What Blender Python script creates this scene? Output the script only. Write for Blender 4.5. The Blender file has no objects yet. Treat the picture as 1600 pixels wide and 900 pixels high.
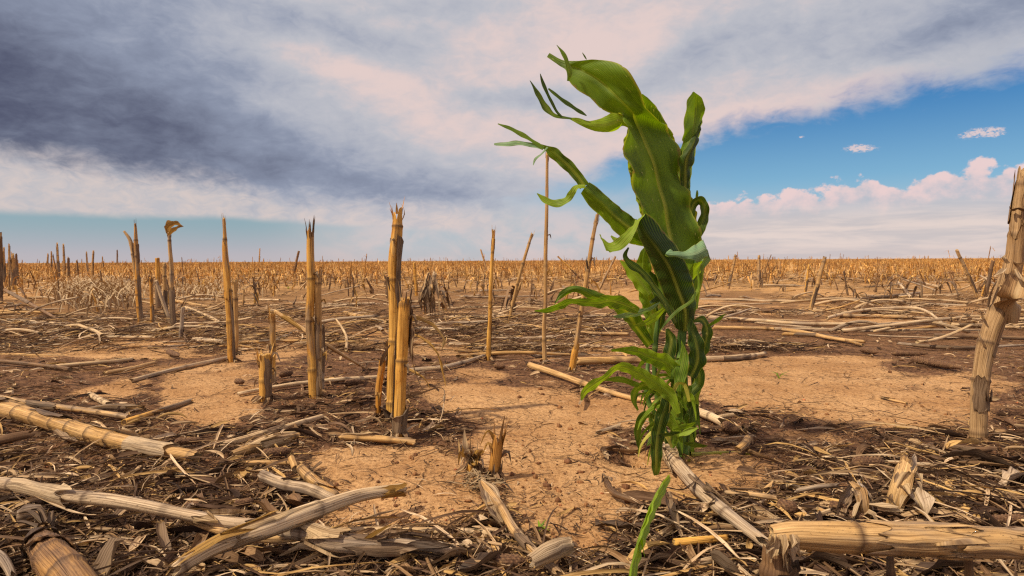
import bpy, math, random
import numpy as np
from mathutils import Vector, Matrix

random.seed(7)
RNG = np.random.default_rng(11)
SC = bpy.context.scene
COL = SC.collection
R = math.radians

# ---------------------------------------------------------------- camera
H = 0.42
FPX = 1600 * 22 / 36.0
PITCH = math.atan(43 / FPX)
ROLL = R(0.29)
Fv = Vector((0, math.cos(PITCH), -math.sin(PITCH)))
Rv0 = Vector((1, 0, 0)); Uv0 = Vector((0, math.sin(PITCH), math.cos(PITCH)))
Rv = Rv0 * math.cos(ROLL) - Uv0 * math.sin(ROLL)
Uv = Uv0 * math.cos(ROLL) + Rv0 * math.sin(ROLL)
cd = bpy.data.cameras.new('camera'); cam = bpy.data.objects.new('camera', cd); COL.objects.link(cam)
m = Matrix.Identity(4)
for i in range(3):
    m[i][0] = Rv[i]; m[i][1] = Uv[i]; m[i][2] = -Fv[i]
m[2][3] = H
cam.matrix_world = m
cd.lens = 22; cd.sensor_width = 36; cd.clip_start = 0.02; cd.clip_end = 6000
cd.dof.use_dof = True; cd.dof.focus_distance = 1.3; cd.dof.aperture_fstop = 18
SC.camera = cam

# ---------------------------------------------------------------- view, sun, sky
SC.view_settings.view_transform = 'Standard'
SC.view_settings.look = 'None'
SC.view_settings.exposure = 0.0
SC.view_settings.gamma = 1.0
SC.cycles.max_bounces = 6
SC.cycles.transparent_max_bounces = 8
SC.cycles.use_denoising = False
SC.cycles.pixel_filter_type = 'BLACKMAN_HARRIS'; SC.cycles.filter_width = 1.25
SC.cycles.sample_clamp_indirect = 4
SUN_EL, SUN_AZ = R(52), R(-114)           # azimuth measured from +Y towards +X
sd = bpy.data.lights.new('sun', 'SUN'); sd.energy = 4.7; sd.angle = R(2.2); sd.color = (1.0, .85, .62)
sun = bpy.data.objects.new('sun', sd); COL.objects.link(sun)
sdir = Vector((math.sin(SUN_AZ) * math.cos(SUN_EL), math.cos(SUN_AZ) * math.cos(SUN_EL), math.sin(SUN_EL)))
sun.rotation_euler = sdir.to_track_quat('Z', 'Y').to_euler()

def lin(r, g, b):
    f = lambda c: (c / 255) / 12.92 if c / 255 <= .04045 else ((c / 255 + .055) / 1.055) ** 2.4
    return (f(r), f(g), f(b))

class N:
    """small node-tree helper; sockets or numbers as inputs"""
    def __init__(s, tree): s.t = tree; s.n = tree.nodes; s.l = tree.links
    def put(s, node, idx, v):
        if v is None: return
        sock = node.inputs[idx]
        if isinstance(v, bpy.types.NodeSocket): s.l.new(v, sock)
        else:
            if isinstance(v, (tuple, list)) and len(v) == 3 and sock.type == 'RGBA': v = (*v, 1)
            sock.default_value = v
    def m(s, op, a, b=None, c=None, clamp=False):
        n = s.n.new('ShaderNodeMath'); n.operation = op; n.use_clamp = clamp
        s.put(n, 0, a); s.put(n, 1, b); s.put(n, 2, c); return n.outputs[0]
    def v(s, op, a, b=None):
        n = s.n.new('ShaderNodeVectorMath'); n.operation = op
        s.put(n, 0, a); s.put(n, 1, b); return n.outputs[0]
    def mix(s, f, a, b):
        n = s.n.new('ShaderNodeMix'); n.data_type = 'RGBA'; n.clamp_factor = True
        s.put(n, 0, f); s.put(n, 6, a); s.put(n, 7, b); return n.outputs[2]
    def mul(s, f, a, b):
        n = s.n.new('ShaderNodeMix'); n.data_type = 'RGBA'; n.blend_type = 'MULTIPLY'
        s.put(n, 0, f); s.put(n, 6, a); s.put(n, 7, b); return n.outputs[2]
    def step(s, x, a, b, lo=0.0, hi=1.0):
        n = s.n.new('ShaderNodeMapRange'); n.interpolation_type = 'SMOOTHSTEP'
        s.put(n, 0, x); s.put(n, 1, a); s.put(n, 2, b); s.put(n, 3, lo); s.put(n, 4, hi); return n.outputs[0]
    def noise(s, vec, scale, detail=4, rough=.55, dist=0.0):
        n = s.n.new('ShaderNodeTexNoise'); s.put(n, 'Vector', vec); s.put(n, 'Scale', scale)
        s.put(n, 'Detail', detail); s.put(n, 'Roughness', rough); s.put(n, 'Distortion', dist); return n.outputs[0]
    def noisec(s, vec, scale, detail=3):
        n = s.n.new('ShaderNodeTexNoise'); s.put(n, 'Vector', vec); s.put(n, 'Scale', scale); s.put(n, 'Detail', detail)
        return n.outputs[1]
    def vor(s, vec, scale, feature='F1', rnd=1.0):
        n = s.n.new('ShaderNodeTexVoronoi'); n.feature = feature; s.put(n, 'Vector', vec); s.put(n, 'Scale', scale)
        s.put(n, 'Randomness', rnd); return n.outputs[0]
    def curve(s, x, pts, x0, x1, y0, y1):
        """piecewise function of x, given as points"""
        n = s.n.new('ShaderNodeFloatCurve'); c = n.mapping.curves[0]
        P = [((a - x0) / (x1 - x0), (b - y0) / (y1 - y0)) for a, b in pts]
        while len(c.points) < len(P): c.points.new(.5, .5)
        for q, (a, b) in zip(c.points, P): q.location = (a, b)
        n.mapping.update()
        t = s.m('DIVIDE', s.m('SUBTRACT', x, x0), x1 - x0, clamp=True)
        s.put(n, 'Value', t)
        return s.m('MULTIPLY_ADD', n.outputs[0], y1 - y0, y0)
    def comb(s, x, y, z):
        n = s.n.new('ShaderNodeCombineXYZ'); s.put(n, 0, x); s.put(n, 1, y); s.put(n, 2, z); return n.outputs[0]
    def sep(s, v):
        n = s.n.new('ShaderNodeSeparateXYZ'); s.put(n, 0, v); return n.outputs
    def attr(s, name):
        n = s.n.new('ShaderNodeAttribute'); n.attribute_name = name; return n
    def bump(s, h, strength, dist, nrm=None):
        n = s.n.new('ShaderNodeBump'); s.put(n, 'Strength', strength); s.put(n, 'Distance', dist)
        s.put(n, 'Height', h); s.put(n, 'Normal', nrm); return n.outputs[0]

def azel(x, y):
    """pixel of the photograph -> (azimuth, elevation) in degrees"""
    a = math.atan((x - 800) / FPX)
    hy = 407 - (x - 800) * math.tan(ROLL)
    return math.degrees(a), math.degrees(math.atan((hy - y) / FPX * math.cos(a)))

world = bpy.data.worlds.new('World'); SC.world = world; world.use_nodes = True
T = N(world.node_tree); T.n.clear()
K = 10.0
tc = T.n.new('ShaderNodeTexCoord').outputs['Generated']
D = T.v('NORMALIZE', tc); dx, dy, dz = T.sep(D)
az = T.m('MULTIPLY', T.m('ARCTAN2', dx, dy), 57.2958)
el = T.m('MULTIPLY', T.m('ARCSINE', dz), 57.2958)
pz = T.m('ADD', T.m('ABSOLUTE', dz), 0.16)
P = T.comb(T.m('DIVIDE', dx, pz), T.m('DIVIDE', dy, pz), 0.0)
Aq = T.comb(T.m('MULTIPLY', az, .1), T.m('MULTIPLY', el, .19), 0.0)
def gauss(x, y, sx, sy, amp=1.0, tilt=0.0):
    a0, e0 = azel(x, y); kx = 1 / (sx * 57.3 / FPX); ky = 1 / (sy * 57.3 / FPX)
    da = T.m('SUBTRACT', az, a0); de = T.m('SUBTRACT', el, e0)
    ct, st = math.cos(R(tilt)), math.sin(R(tilt))
    u = T.m('MULTIPLY', T.m('ADD', T.m('MULTIPLY', da, ct), T.m('MULTIPLY', de, st)), kx)
    v = T.m('MULTIPLY', T.m('SUBTRACT', T.m('MULTIPLY', de, ct), T.m('MULTIPLY', da, st)), ky)
    q = T.m('ADD', T.m('MULTIPLY', u, u), T.m('MULTIPLY', v, v))
    return T.m('MULTIPLY', T.m('EXPONENT', T.m('MULTIPLY', q, -1.0)), amp)
def add(*a):
    r = a[0]
    for b in a[1:]: r = T.m('ADD', r, b)
    return r
def bnd(pts):
    q = [azel(x, y) for x, y in pts]
    q = [(-180, q[0][1])] + q + [(180, q[-1][1])]
    return T.curve(az, q, -180, 180, -10, 50)

sky = T.n.new('ShaderNodeTexSky'); sky.sky_type = 'NISHITA'; sky.sun_disc = False
sky.sun_elevation = SUN_EL; sky.sun_rotation = SUN_AZ; sky.air_density = 1.0; sky.dust_density = .6; sky.ozone_density = 3.0
blue_deep = tuple(K * c for c in lin(24, 108, 172)); blue_pale = tuple(K * c for c in lin(140, 184, 205))
teal = tuple(K * c for c in lin(140, 168, 178))
blue = T.mix(T.step(el, 3.0, 15.0), blue_pale, blue_deep)
nish = T.mul(1.0, sky.outputs[0], (0.62, 1.0, 1.25))
base = T.mix(.72, nish, blue)
pinkish = tuple(K * c for c in lin(212, 198, 192))
base = T.mix(T.step(el, 7.0, 0.0, 0.0, .9), base, pinkish)
# teal-grey gap low on the left, pale towards the horizon
base = T.mix(T.step(az, -8, -24, 0, .85), base, T.mix(T.step(el, .3, 3.4), tuple(K * c for c in lin(176, 176, 186)), teal))
# noises
nb = T.noise(P, 1.1, 6, .58, .6); nf = T.noise(P, 4.0, 6, .62, .5); ns = T.noise(Aq, 2.2, 7, .6, .4); nf2 = T.noise(Aq, 5.5, 8, .62, .7)
c_white = tuple(K * c for c in lin(226, 205, 201)); c_mid = tuple(K * c for c in lin(190, 191, 199))
c_blue = tuple(K * c for c in lin(148, 157, 178)); c_dark = tuple(K * c for c in lin(74, 78, 102))
# main cloud sheet
lowb = bnd([(0, 246), (100, 262), (220, 278), (330, 292), (420, 318), (500, 326), (620, 330), (760, 330), (860, 300), (960, 258), (1040, 232), (1100, 212), (1250, 180), (1400, 150), (1500, 128), (1600, 108)])
mk = T.m('ADD', T.m('SUBTRACT', el, lowb), add(T.m('MULTIPLY', T.m('SUBTRACT', ns, .5), 4.2), T.m('MULTIPLY', T.m('SUBTRACT', nf2, .5), 1.8)))
soft = T.step(az, -20, 5, 1.9, 1.7)
m_main = T.step(T.m('DIVIDE', mk, soft), -.7, .9)
dark = add(gauss(-70, 175, 360, 165, .98), gauss(190, 245, 240, 46, .16, -6), gauss(-60, 0, 300, 150, .34), gauss(260, 110, 300, 110, .22), gauss(560, 280, 280, 60, .30, -8), gauss(420, 230, 200, 80, .16, -15), gauss(1000, 20, 500, 60, .16),
           gauss(450, 40, 240, 26, .40, -8), gauss(1480, 60, 260, 40, .50, 10), gauss(1600, 10, 160, 60, .45), gauss(1180, 80, 240, 30, .30, 12), gauss(690, 130, 80, 22, .2, -20),
           gauss(820, 160, 130, 18, .42, 4), gauss(1150, 45, 80, 30, .25, 20), gauss(700, 20, 120, 20, .25), gauss(700, 300, 200, 40, .35, -3), gauss(1060, 95, 70, 30, .25, 30))
dark = T.m('SUBTRACT', dark, add(gauss(560, 120, 200, 40, .34, -16), gauss(200, 95, 90, 24, .18, -15), gauss(900, 60, 150, 60, .2), gauss(420, 165, 120, 20, .2, -20), gauss(1300, 140, 260, 26, .3, 12)))
dark = add(dark, T.m('MULTIPLY', T.m('SUBTRACT', nb, .5), .50), T.m('MULTIPLY', T.m('SUBTRACT', ns, .5), .62), T.m('MULTIPLY', T.m('SUBTRACT', nf2, .5), .42), T.m('MULTIPLY', T.m('SUBTRACT', nf, .5), .30), .05)
cl = T.mix(T.step(dark, -.1, .40), c_white, c_mid)
cl = T.mix(T.step(dark, .25, .95), cl, c_blue)
cl = T.mix(T.step(dark, .60, 1.75), cl, c_dark)
# pale veil low in the middle
veil = T.m('MULTIPLY', T.step(el, 8.5, 2.5), T.step(az, -22, -8))
veil = T.m('MULTIPLY', veil, T.step(T.m('ADD', az, T.m('MULTIPLY', ns, 6)), 24, 6))
col = T.mix(T.m('MULTIPLY', veil, .8), base, T.mix(T.step(ns, .35, .65), tuple(K * c for c in lin(216, 200, 199)), tuple(K * c for c in lin(180, 190, 198))))
# white band low on the left
bt = bnd([(0, 240), (330, 270), (420, 300), (520, 318), (620, 330), (800, 345), (1000, 360)])
bb = bnd([(0, 333), (200, 340), (350, 342), (500, 352), (700, 360), (1000, 365)])
wn = T.m('MULTIPLY', T.m('SUBTRACT', ns, .5), 1.6)
band = T.m('MULTIPLY', T.step(T.m('ADD', T.m('SUBTRACT', el, bb), T.m('MULTIPLY', wn, .35)), -.25, .5), T.step(T.m('SUBTRACT', bt, el), -2.5, -.5))
band = T.m('MULTIPLY', band, T.step(az, 5, -8))
col = T.mix(T.m('MULTIPLY', band, .85), col, T.mix(T.step(nf2, .3, .7), tuple(K * c for c in lin(222, 204, 198)), tuple(K * c for c in lin(198, 192, 196))))
# cumulus bank on the right
pv = T.comb(T.m('MULTIPLY', az, .24), T.m('MULTIPLY', el, .30), 3.7)
puff = T.m('SUBTRACT', 1.0, T.vor(T.v('ADD', pv, T.v('MULTIPLY', T.noisec(pv, 2.2, 4), (.35, .35, 0))), 1.9))
puff2 = T.noise(pv, 3.2, 7, .6)
ct_ = bnd([(1040, 350), (1080, 312), (1150, 304), (1220, 300), (1280, 292), (1320, 278), (1350, 272), (1400, 288), (1440, 276), (1490, 258), (1540, 256), (1600, 252), (1700, 262)])
cdif = T.m('ADD', T.m('SUBTRACT', ct_, el), add(T.m('MULTIPLY', T.m('SUBTRACT', puff, .62), 1.6), T.m('MULTIPLY', T.m('SUBTRACT', puff2, .5), 2.2)))
cum = T.m('MULTIPLY', T.step(cdif, -.12, .22), T.step(az, 13.5, 17.5))
shade = T.m('ADD', T.m('MULTIPLY', T.m('SUBTRACT', ct_, el), .45), T.m('MULTIPLY', T.m('SUBTRACT', puff2, .5), -2.6))
cc = T.mix(T.step(shade, .0, 1.3), tuple(K * c for c in lin(236, 208, 206)), tuple(K * c for c in lin(186, 190, 200)))
strk = T.noise(T.comb(T.m('MULTIPLY', az, .09), T.m('MULTIPLY', el, .8), 9.0), 1.6, 6, .6, .3)
cc = T.mix(T.step(el, 5.2, 2.6), cc, T.mix(T.step(strk, .36, .64), tuple(K * c for c in lin(204, 195, 195)), tuple(K * c for c in lin(228, 211, 204))))
col = T.mix(T.m('MULTIPLY', cum, .95), col, cc)
# small puffs
small = add(gauss(1341, 234, 20, 5, 1.0, -3), gauss(1336, 231, 8, 5, .4), gauss(1518, 210, 18, 6, .95, 8), gauss(1550, 212, 12, 4, .75), gauss(1553, 204, 9, 2.5, .6), gauss(1250, 216, 4, 2, .8))
col = T.mix(T.m('MULTIPLY', T.step(T.m('MULTIPLY', small, T.m('ADD', T.m('MULTIPLY', T.m('SUBTRACT', T.noise(Aq, 30, 5, .7), .5), 5.0), 1.0)), .25, 1.0), .9), col, tuple(K * c for c in lin(226, 205, 204)))
col = T.mix(m_main, col, cl)
col = T.mix(T.step(el, 1.5, 0, 0, .35), col, tuple(K * c for c in lin(200, 185, 185)))
bg = T.n.new('ShaderNodeBackground'); T.put(bg, 0, col); bg.inputs[1].default_value = .1
wo = T.n.new('ShaderNodeOutputWorld'); T.l.new(bg.outputs[0], wo.inputs[0])
world.cycles.sampling_method = 'MANUAL'; world.cycles.sample_map_resolution = 512

# ---------------------------------------------------------------- projection helpers
def ray(x, y): return Rv * ((x - 800) / FPX) + Uv * ((450 - y) / FPX) + Fv
def pd(x, y, Y):
    d = ray(x, y); t = Y / d.y
    return Vector((d.x * t, Y, H + d.z * t))
_perm = np.random.default_rng(5).random((64, 512, 512)).astype(np.float32)[:12]
def vn(x, y, s):
    x = np.asarray(x, float); y = np.asarray(y, float)
    xi = np.floor(x).astype(int); yi = np.floor(y).astype(int); fx = x - xi; fy = y - yi
    fx = fx * fx * (3 - 2 * fx); fy = fy * fy * (3 - 2 * fy); t = _perm[s % 12]
    g = lambda a, b: t[a & 511, b & 511]
    return (g(xi, yi) * (1 - fx) + g(xi + 1, yi) * fx) * (1 - fy) + (g(xi, yi + 1) * (1 - fx) + g(xi + 1, yi + 1) * fx) * fy - .5
def hgt(x, y):
    x = np.asarray(x, float); y = np.asarray(y, float); r = np.hypot(x, y)
    near = np.clip((14 - r) / 8, 0, 1)
    h = .045 * vn(x * .23 + 7, y * .23, 0) * np.clip(r / 6, 0, 1) + .022 * vn(x * 1.3, y * 1.3 + 3, 1)
    h = h + near * (.011 * vn(x * 4.1, y * 4.1, 2) + .0055 * vn(x * 11, y * 11, 3) + .003 * vn(x * 29, y * 29, 4) + .0016 * vn(x * 70, y * 70, 5))
    # a small pit in front of the plant
    c = PIT; h = h - .028 * np.exp(-(((x - c[0]) / .05) ** 2 + ((y - c[1]) / .035) ** 2))
    return h
PIT = (0.26, 1.28)
def gp(x, y, dz=0.0):
    z = 0.0
    for _ in range(4):
        d = ray(x, y); t = (z - H) / d.z
        p = d * t; z = float(hgt(p.x, p.y)) + dz
    d = ray(x, y); t = (z - H) / d.z
    return Vector((d.x * t, d.y * t, z))
PIT = tuple(gp(990, 718))[:2]
def proj(x, y, z):
    """world -> pixel of the photograph (numpy)"""
    z = z - H
    f = x * Fv[0] + y * Fv[1] + z * Fv[2]; f = np.where(f < .05, .05, f)
    return 800 + FPX * (x * Rv[0] + y * Rv[1] + z * Rv[2]) / f, 450 - FPX * (x * Uv[0] + y * Uv[1] + z * Uv[2]) / f
def sand_mask(x, y):
    """1 = bare crust, 0 = covered with plant litter"""
    x = np.asarray(x, float); y = np.asarray(y, float)
    px, py = proj(x, y, 0 * x)
    m_ = np.zeros_like(x)
    for cx, cy, rx, ry, a in [(640, 755, 150, 62, 1.3), (560, 720, 90, 35, .8), (840, 690, 110, 95, 1.2), (890, 790, 115, 80, .95), (750, 622, 90, 42, .9), (1010, 740, 150, 50, .8),
                              (1250, 600, 190, 38, 1.3), (1400, 640, 150, 34, 1.1), (1160, 575, 110, 18, .8), (1300, 680, 130, 18, .6), (1470, 600, 120, 20, .6), (1290, 565, 110, 13, .9),
                              (330, 625, 90, 42, 1.2), (210, 615, 90, 22, .55), (190, 543, 120, 15, 1.0), (90, 690, 50, 10, .5), (590, 528, 60, 12, .8), (680, 545, 50, 12, .8),
                              (960, 545, 60, 12, .8), (430, 550, 60, 16, .6), (1030, 480, 80, 10, .5), (400, 690, 40, 14, .4), (460, 520, 60, 10, .5), (960, 640, 120, 26, .8)]:
        m_ = np.maximum(m_, a * np.exp(-(((px - cx) / rx) ** 2 + ((py - cy) / ry) ** 2) ** 1.3))
    nn = vn(x * 2.1, y * 2.1, 6) * .55 + vn(x * 6, y * 6, 7) * .5 + vn(x * 17, y * 17, 8) * .35
    far = np.clip((600 - py) / 150, 0, 1)
    m_ = m_ * 1.15 + nn * .9 + far * (.42 + .9 * vn(x * .8, y * .8, 9))
    return np.clip((m_ - .25) / .5, 0, 1)

# ---------------------------------------------------------------- geometry helpers
class Geo:
    def __init__(s): s.v = []; s.f = []; s.gc = []; s.ax = []
    def base(s): return len(s.v)
    def grid(s, V, gc, ax, wrap=False, off=None):
        """V: rows x cols x 3"""
        b = len(s.v); nr, nc = V.shape[:2]
        s.v += [tuple(p) for p in V.reshape(-1, 3)]; s.gc += [tuple(p) for p in gc.reshape(-1, 3)]; s.ax += [tuple(p) for p in ax.reshape(-1, 4)]
        for i in range(nr - 1):
            for j in range(nc if wrap else nc - 1):
                k = (j + 1) % nc
                s.f.append((b + i * nc + j, b + i * nc + k, b + (i + 1) * nc + k, b + (i + 1) * nc + j))
        return b
    def pt(s, p, gc=(0, 0, 0), ax=(0, 0, 0, 1)): s.v.append(tuple(p)); s.gc.append(tuple(gc)); s.ax.append(tuple(ax)); return len(s.v) - 1
    def build(s, name, mat, parent=None, loc=(0, 0, 0)):
        V = np.array(s.v, dtype=np.float32) - np.array(loc, dtype=np.float32)
        me = mesh_np(name, V, s.f, mat, {'gc': ('FLOAT_VECTOR', np.array(s.gc, np.float32)), 'aux': ('FLOAT_COLOR', np.array(s.ax, np.float32))})
        o = bpy.data.objects.new(name, me); COL.objects.link(o)
        o.parent = parent
        if parent is None: o.location = loc
        return o
def mesh_np(name, V, faces, mat, attrs, smooth=True):
    me = bpy.data.meshes.new(name)
    if isinstance(faces, np.ndarray):
        nf, k = faces.shape
        me.vertices.add(len(V)); me.vertices.foreach_set('co', V.astype(np.float32).ravel())
        me.loops.add(nf * k); me.loops.foreach_set('vertex_index', faces.astype(np.int32).ravel())
        me.polygons.add(nf); me.polygons.foreach_set('loop_start', np.arange(nf, dtype=np.int32) * k)
        me.polygons.foreach_set('loop_total', np.full(nf, k, dtype=np.int32))
        me.update(calc_edges=True)
    else:
        me.from_pydata([tuple(map(float, p)) for p in V], [], faces)
    for an, (tp, arr) in attrs.items():
        a = me.attributes.new(an, tp, 'POINT')
        a.data.foreach_set('color' if tp == 'FLOAT_COLOR' else ('vector' if tp == 'FLOAT_VECTOR' else 'value'), arr.astype(np.float32).ravel())
    if smooth: me.polygons.foreach_set('use_smooth', np.ones(len(me.polygons), dtype=bool))
    me.materials.append(mat); me.update()
    return me
def tag(o, label=None, cat=None, group=None, kind=None):
    if label: o['label'] = label
    if cat: o['category'] = cat
    if group: o['group'] = group
    if kind: o['kind'] = kind
    return o
def empty(name, loc):
    o = bpy.data.objects.new(name, None); COL.objects.link(o); o.location = loc; o.empty_display_size = .05; return o
def cat_rom(P, n):
    """resample rows of P (k x d) to n rows, Catmull-Rom, by chord length of the first three columns"""
    P = np.asarray(P, float); k = len(P)
    if k == 2: return P[0] + np.linspace(0, 1, n)[:, None] * (P[1] - P[0])
    d = np.maximum(np.linalg.norm(np.diff(P[:, :3], axis=0), axis=1), 1e-6) ** .8
    t = np.concatenate([[0], np.cumsum(d)]); u = np.linspace(0, t[-1], n)
    m = np.zeros_like(P)
    m[1:-1] = (P[2:] - P[:-2]) / (t[2:] - t[:-2])[:, None]
    m[0] = (P[1] - P[0]) / d[0]; m[-1] = (P[-1] - P[-2]) / d[-1]
    i = np.clip(np.searchsorted(t, u, 'right') - 1, 0, k - 2); h = d[i][:, None]; s = ((u - t[i]) / d[i])[:, None]
    return (2 * s**3 - 3 * s**2 + 1) * P[i] + (s**3 - 2 * s**2 + s) * h * m[i] + (-2 * s**3 + 3 * s**2) * P[i + 1] + (s**3 - s**2) * h * m[i + 1]

class Path:
    def __init__(s, pts, rads, seg=.008, wob=.0):
        P_ = np.array([list(p) for p in pts], float); rads = np.asarray(rads, float)
        if len(rads) != len(P_): rads = np.interp(np.linspace(0, 1, len(P_)), np.linspace(0, 1, len(rads)), rads)
        L = np.linalg.norm(np.diff(P_, axis=0), axis=1).sum()
        n = int(max(4, min(160, L / seg))); Q = cat_rom(np.column_stack([P_, rads]), n)
        s.p = Q[:, :3]; s.r = Q[:, 3]
        ph = random.random() * 50
        if wob:
            t = np.linspace(0, 1, n); 
            s.p = s.p + min(wob, .011 * L) * np.column_stack([vn(t * 5 + ph, 0 * t, 1), vn(t * 5 + ph, 0 * t + 9, 2), vn(t * 5 + ph, 0 * t + 4, 3) * .6]) * np.minimum(1, 6 * np.minimum(t, 1 - t) + .2)[:, None]
        dd = np.linalg.norm(np.diff(s.p, axis=0), axis=1); s.v = np.concatenate([[0], np.cumsum(dd)]); s.L = s.v[-1]
        T_ = np.gradient(s.p, axis=0); T_ /= np.linalg.norm(T_, axis=1)[:, None] + 1e-9; s.T = T_
        a = np.array([0, 0, 1.0]) if abs(T_[0][2]) < .8 else np.array([0, -1.0, 0])
        x = a - T_[0] * (a @ T_[0]); x /= np.linalg.norm(x); X = []
        for t in T_:
            x = x - t * (x @ t); x = x / np.linalg.norm(x); X.append(x)
        s.X = np.array(X); s.Y = np.cross(s.T, s.X)
    def at(s, v):
        f = lambda A: np.array([np.interp(v, s.v, A[:, k]) for k in range(3)]).T
        return f(s.p), f(s.X), f(s.Y), f(s.T), np.interp(v, s.v, s.r)

def stalk(g, path, n=14, inter=.12, jag0=.004, jag1=.012, first=None, flat=1.0, bulge=.16, tone=None):
    n_ = len(path.v); nodes = []; v = first if first is not None else random.uniform(.25, .9) * inter
    while v < path.L - .01: nodes.append(v); v += inter * random.uniform(.75, 1.2)
    J0 = np.abs(jags(n)) * jag0; J1 = np.abs(jags(n)) * jag1
    ang = np.arange(n) / n * 2 * math.pi; colr = 1 + .035 * RNG.standard_normal(n); ph = random.random() * 6
    V = np.clip(path.v[:, None] + 0 * ang[None], J0[None], path.L - J1[None])
    nm = np.zeros_like(V); bl = np.zeros_like(V)
    for q in nodes:
        dv = V - q
        nm = np.maximum(nm, np.exp(-(dv / .0042) ** 2)); bl += bulge * np.exp(-(dv / .0045) ** 2) - .06 * np.exp(-((dv - .008) / .004) ** 2) + .05 * np.exp(-((dv + .02) / .018) ** 2)
    p, X, Y, T_, r = path.at(V.ravel()); sh = V.shape
    ca = np.tile(np.cos(ang), sh[0]); sa = np.tile(np.sin(ang), sh[0])
    rr = r * (np.tile(colr, sh[0]) * (1 + .05 * np.cos(2 * np.tile(ang, sh[0]) + ph + V.ravel() * 9)) + bl.ravel())
    pos = p + (X * (ca * rr * flat)[:, None]) + (Y * (sa * rr)[:, None])
    if tone is None: tone = random.random()
    off = random.random() * 20
    gc = np.column_stack([r.mean() * ca, r.mean() * sa, V.ravel() + off])
    ax = np.column_stack([nm.ravel(), np.zeros(len(ca)), np.full(len(ca), tone), np.ones(len(ca))])
    b = g.grid(pos.reshape(*sh, 3), gc, ax, wrap=True)
    for (row, vv, flip) in ((0, J0.max() + .002, True), (sh[0] - 1, path.L - J1.max() - .002, False)):
        p, X, Y, T_, r = path.at(np.array([vv])); 
        ring = []
        for j in range(n):
            a = ang[j]; q = p[0] + (X[0] * math.cos(a) * flat + Y[0] * math.sin(a)) * r[0] * .72
            ring.append(g.pt(q, (r[0] * math.cos(a), r[0] * math.sin(a), off), (.0, 1, tone, 1)))
        c = g.pt(p[0], (0, 0, off), (.0, 1, tone, 1)); e = b + row * n
        for j in range(n):
            k = (j + 1) % n
            g.f.append((e + k, e + j, ring[j], ring[k]) if flip else (e + j, e + k, ring[k], ring[j]))
            g.f.append((ring[k], ring[j], c) if flip else (ring[j], ring[k], c))
    return nodes
def jags(n):
    k = max(3, int(n / 1.5)); a = RNG.random(k) ** 2.6 * 1.4
    x = np.arange(n) / n * k; i = x.astype(int); f = x - i
    return a[i % k] * (1 - f) + a[(i + 1) % k] * f + .25 * RNG.random(n)
def sheath(g, path, v0, v1, a0=0, span=4.2, gap=1.10, flare=.3, n=12, seg=.007, tatter=.03, tone=None, lift=0.0):
    v0 = max(0, v0); v1 = min(path.L, v1)
    if v1 - v0 < .01: return
    if path.p[0][1] > 1.9: flare = flare * .35
    k = int(max(5, (v1 - v0) / seg)); t = np.linspace(0, 1, k)
    ja = np.abs(jags(n)) * tatter; jb = np.abs(jags(n)) * tatter * .5
    a = a0 + span * (np.linspace(-.5, .5, n))
    V = np.clip(v0 + (v1 - v0) * t[:, None] + 0 * a[None], v0 + jb[None], v1 - ja[None])
    p, X, Y, T_, r = path.at(V.ravel()); tt = np.repeat(t, n); AA = np.tile(a, k)
    edge = np.abs(np.tile(np.linspace(-1, 1, n), k)); ph = random.random() * 50
    AA = AA + .15 * vn(tt * 6 + ph, edge * 3, 4) * 2
    wr = vn(tt * 5 + ph, np.tile(np.arange(n) * .7, k), 5)
    rr = r * (gap + .12 * wr + flare * tt ** 3 + .35 * flare * edge ** 2 * tt + .12 * edge ** 3) + .0006
    pos = p + X * (np.cos(AA) * rr)[:, None] + Y * (np.sin(AA) * rr)[:, None]
    if tone is None: tone = random.random()
    gc = np.column_stack([np.tile(np.linspace(-1, 1, n), k) * r.mean() * 2, np.full(k * n, ph), V.ravel()])
    ax = np.column_stack([np.zeros(k * n), np.zeros(k * n), np.full(k * n, tone), np.ones(k * n)])
    g.grid(pos.reshape(k, n, 3), gc, ax)
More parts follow.
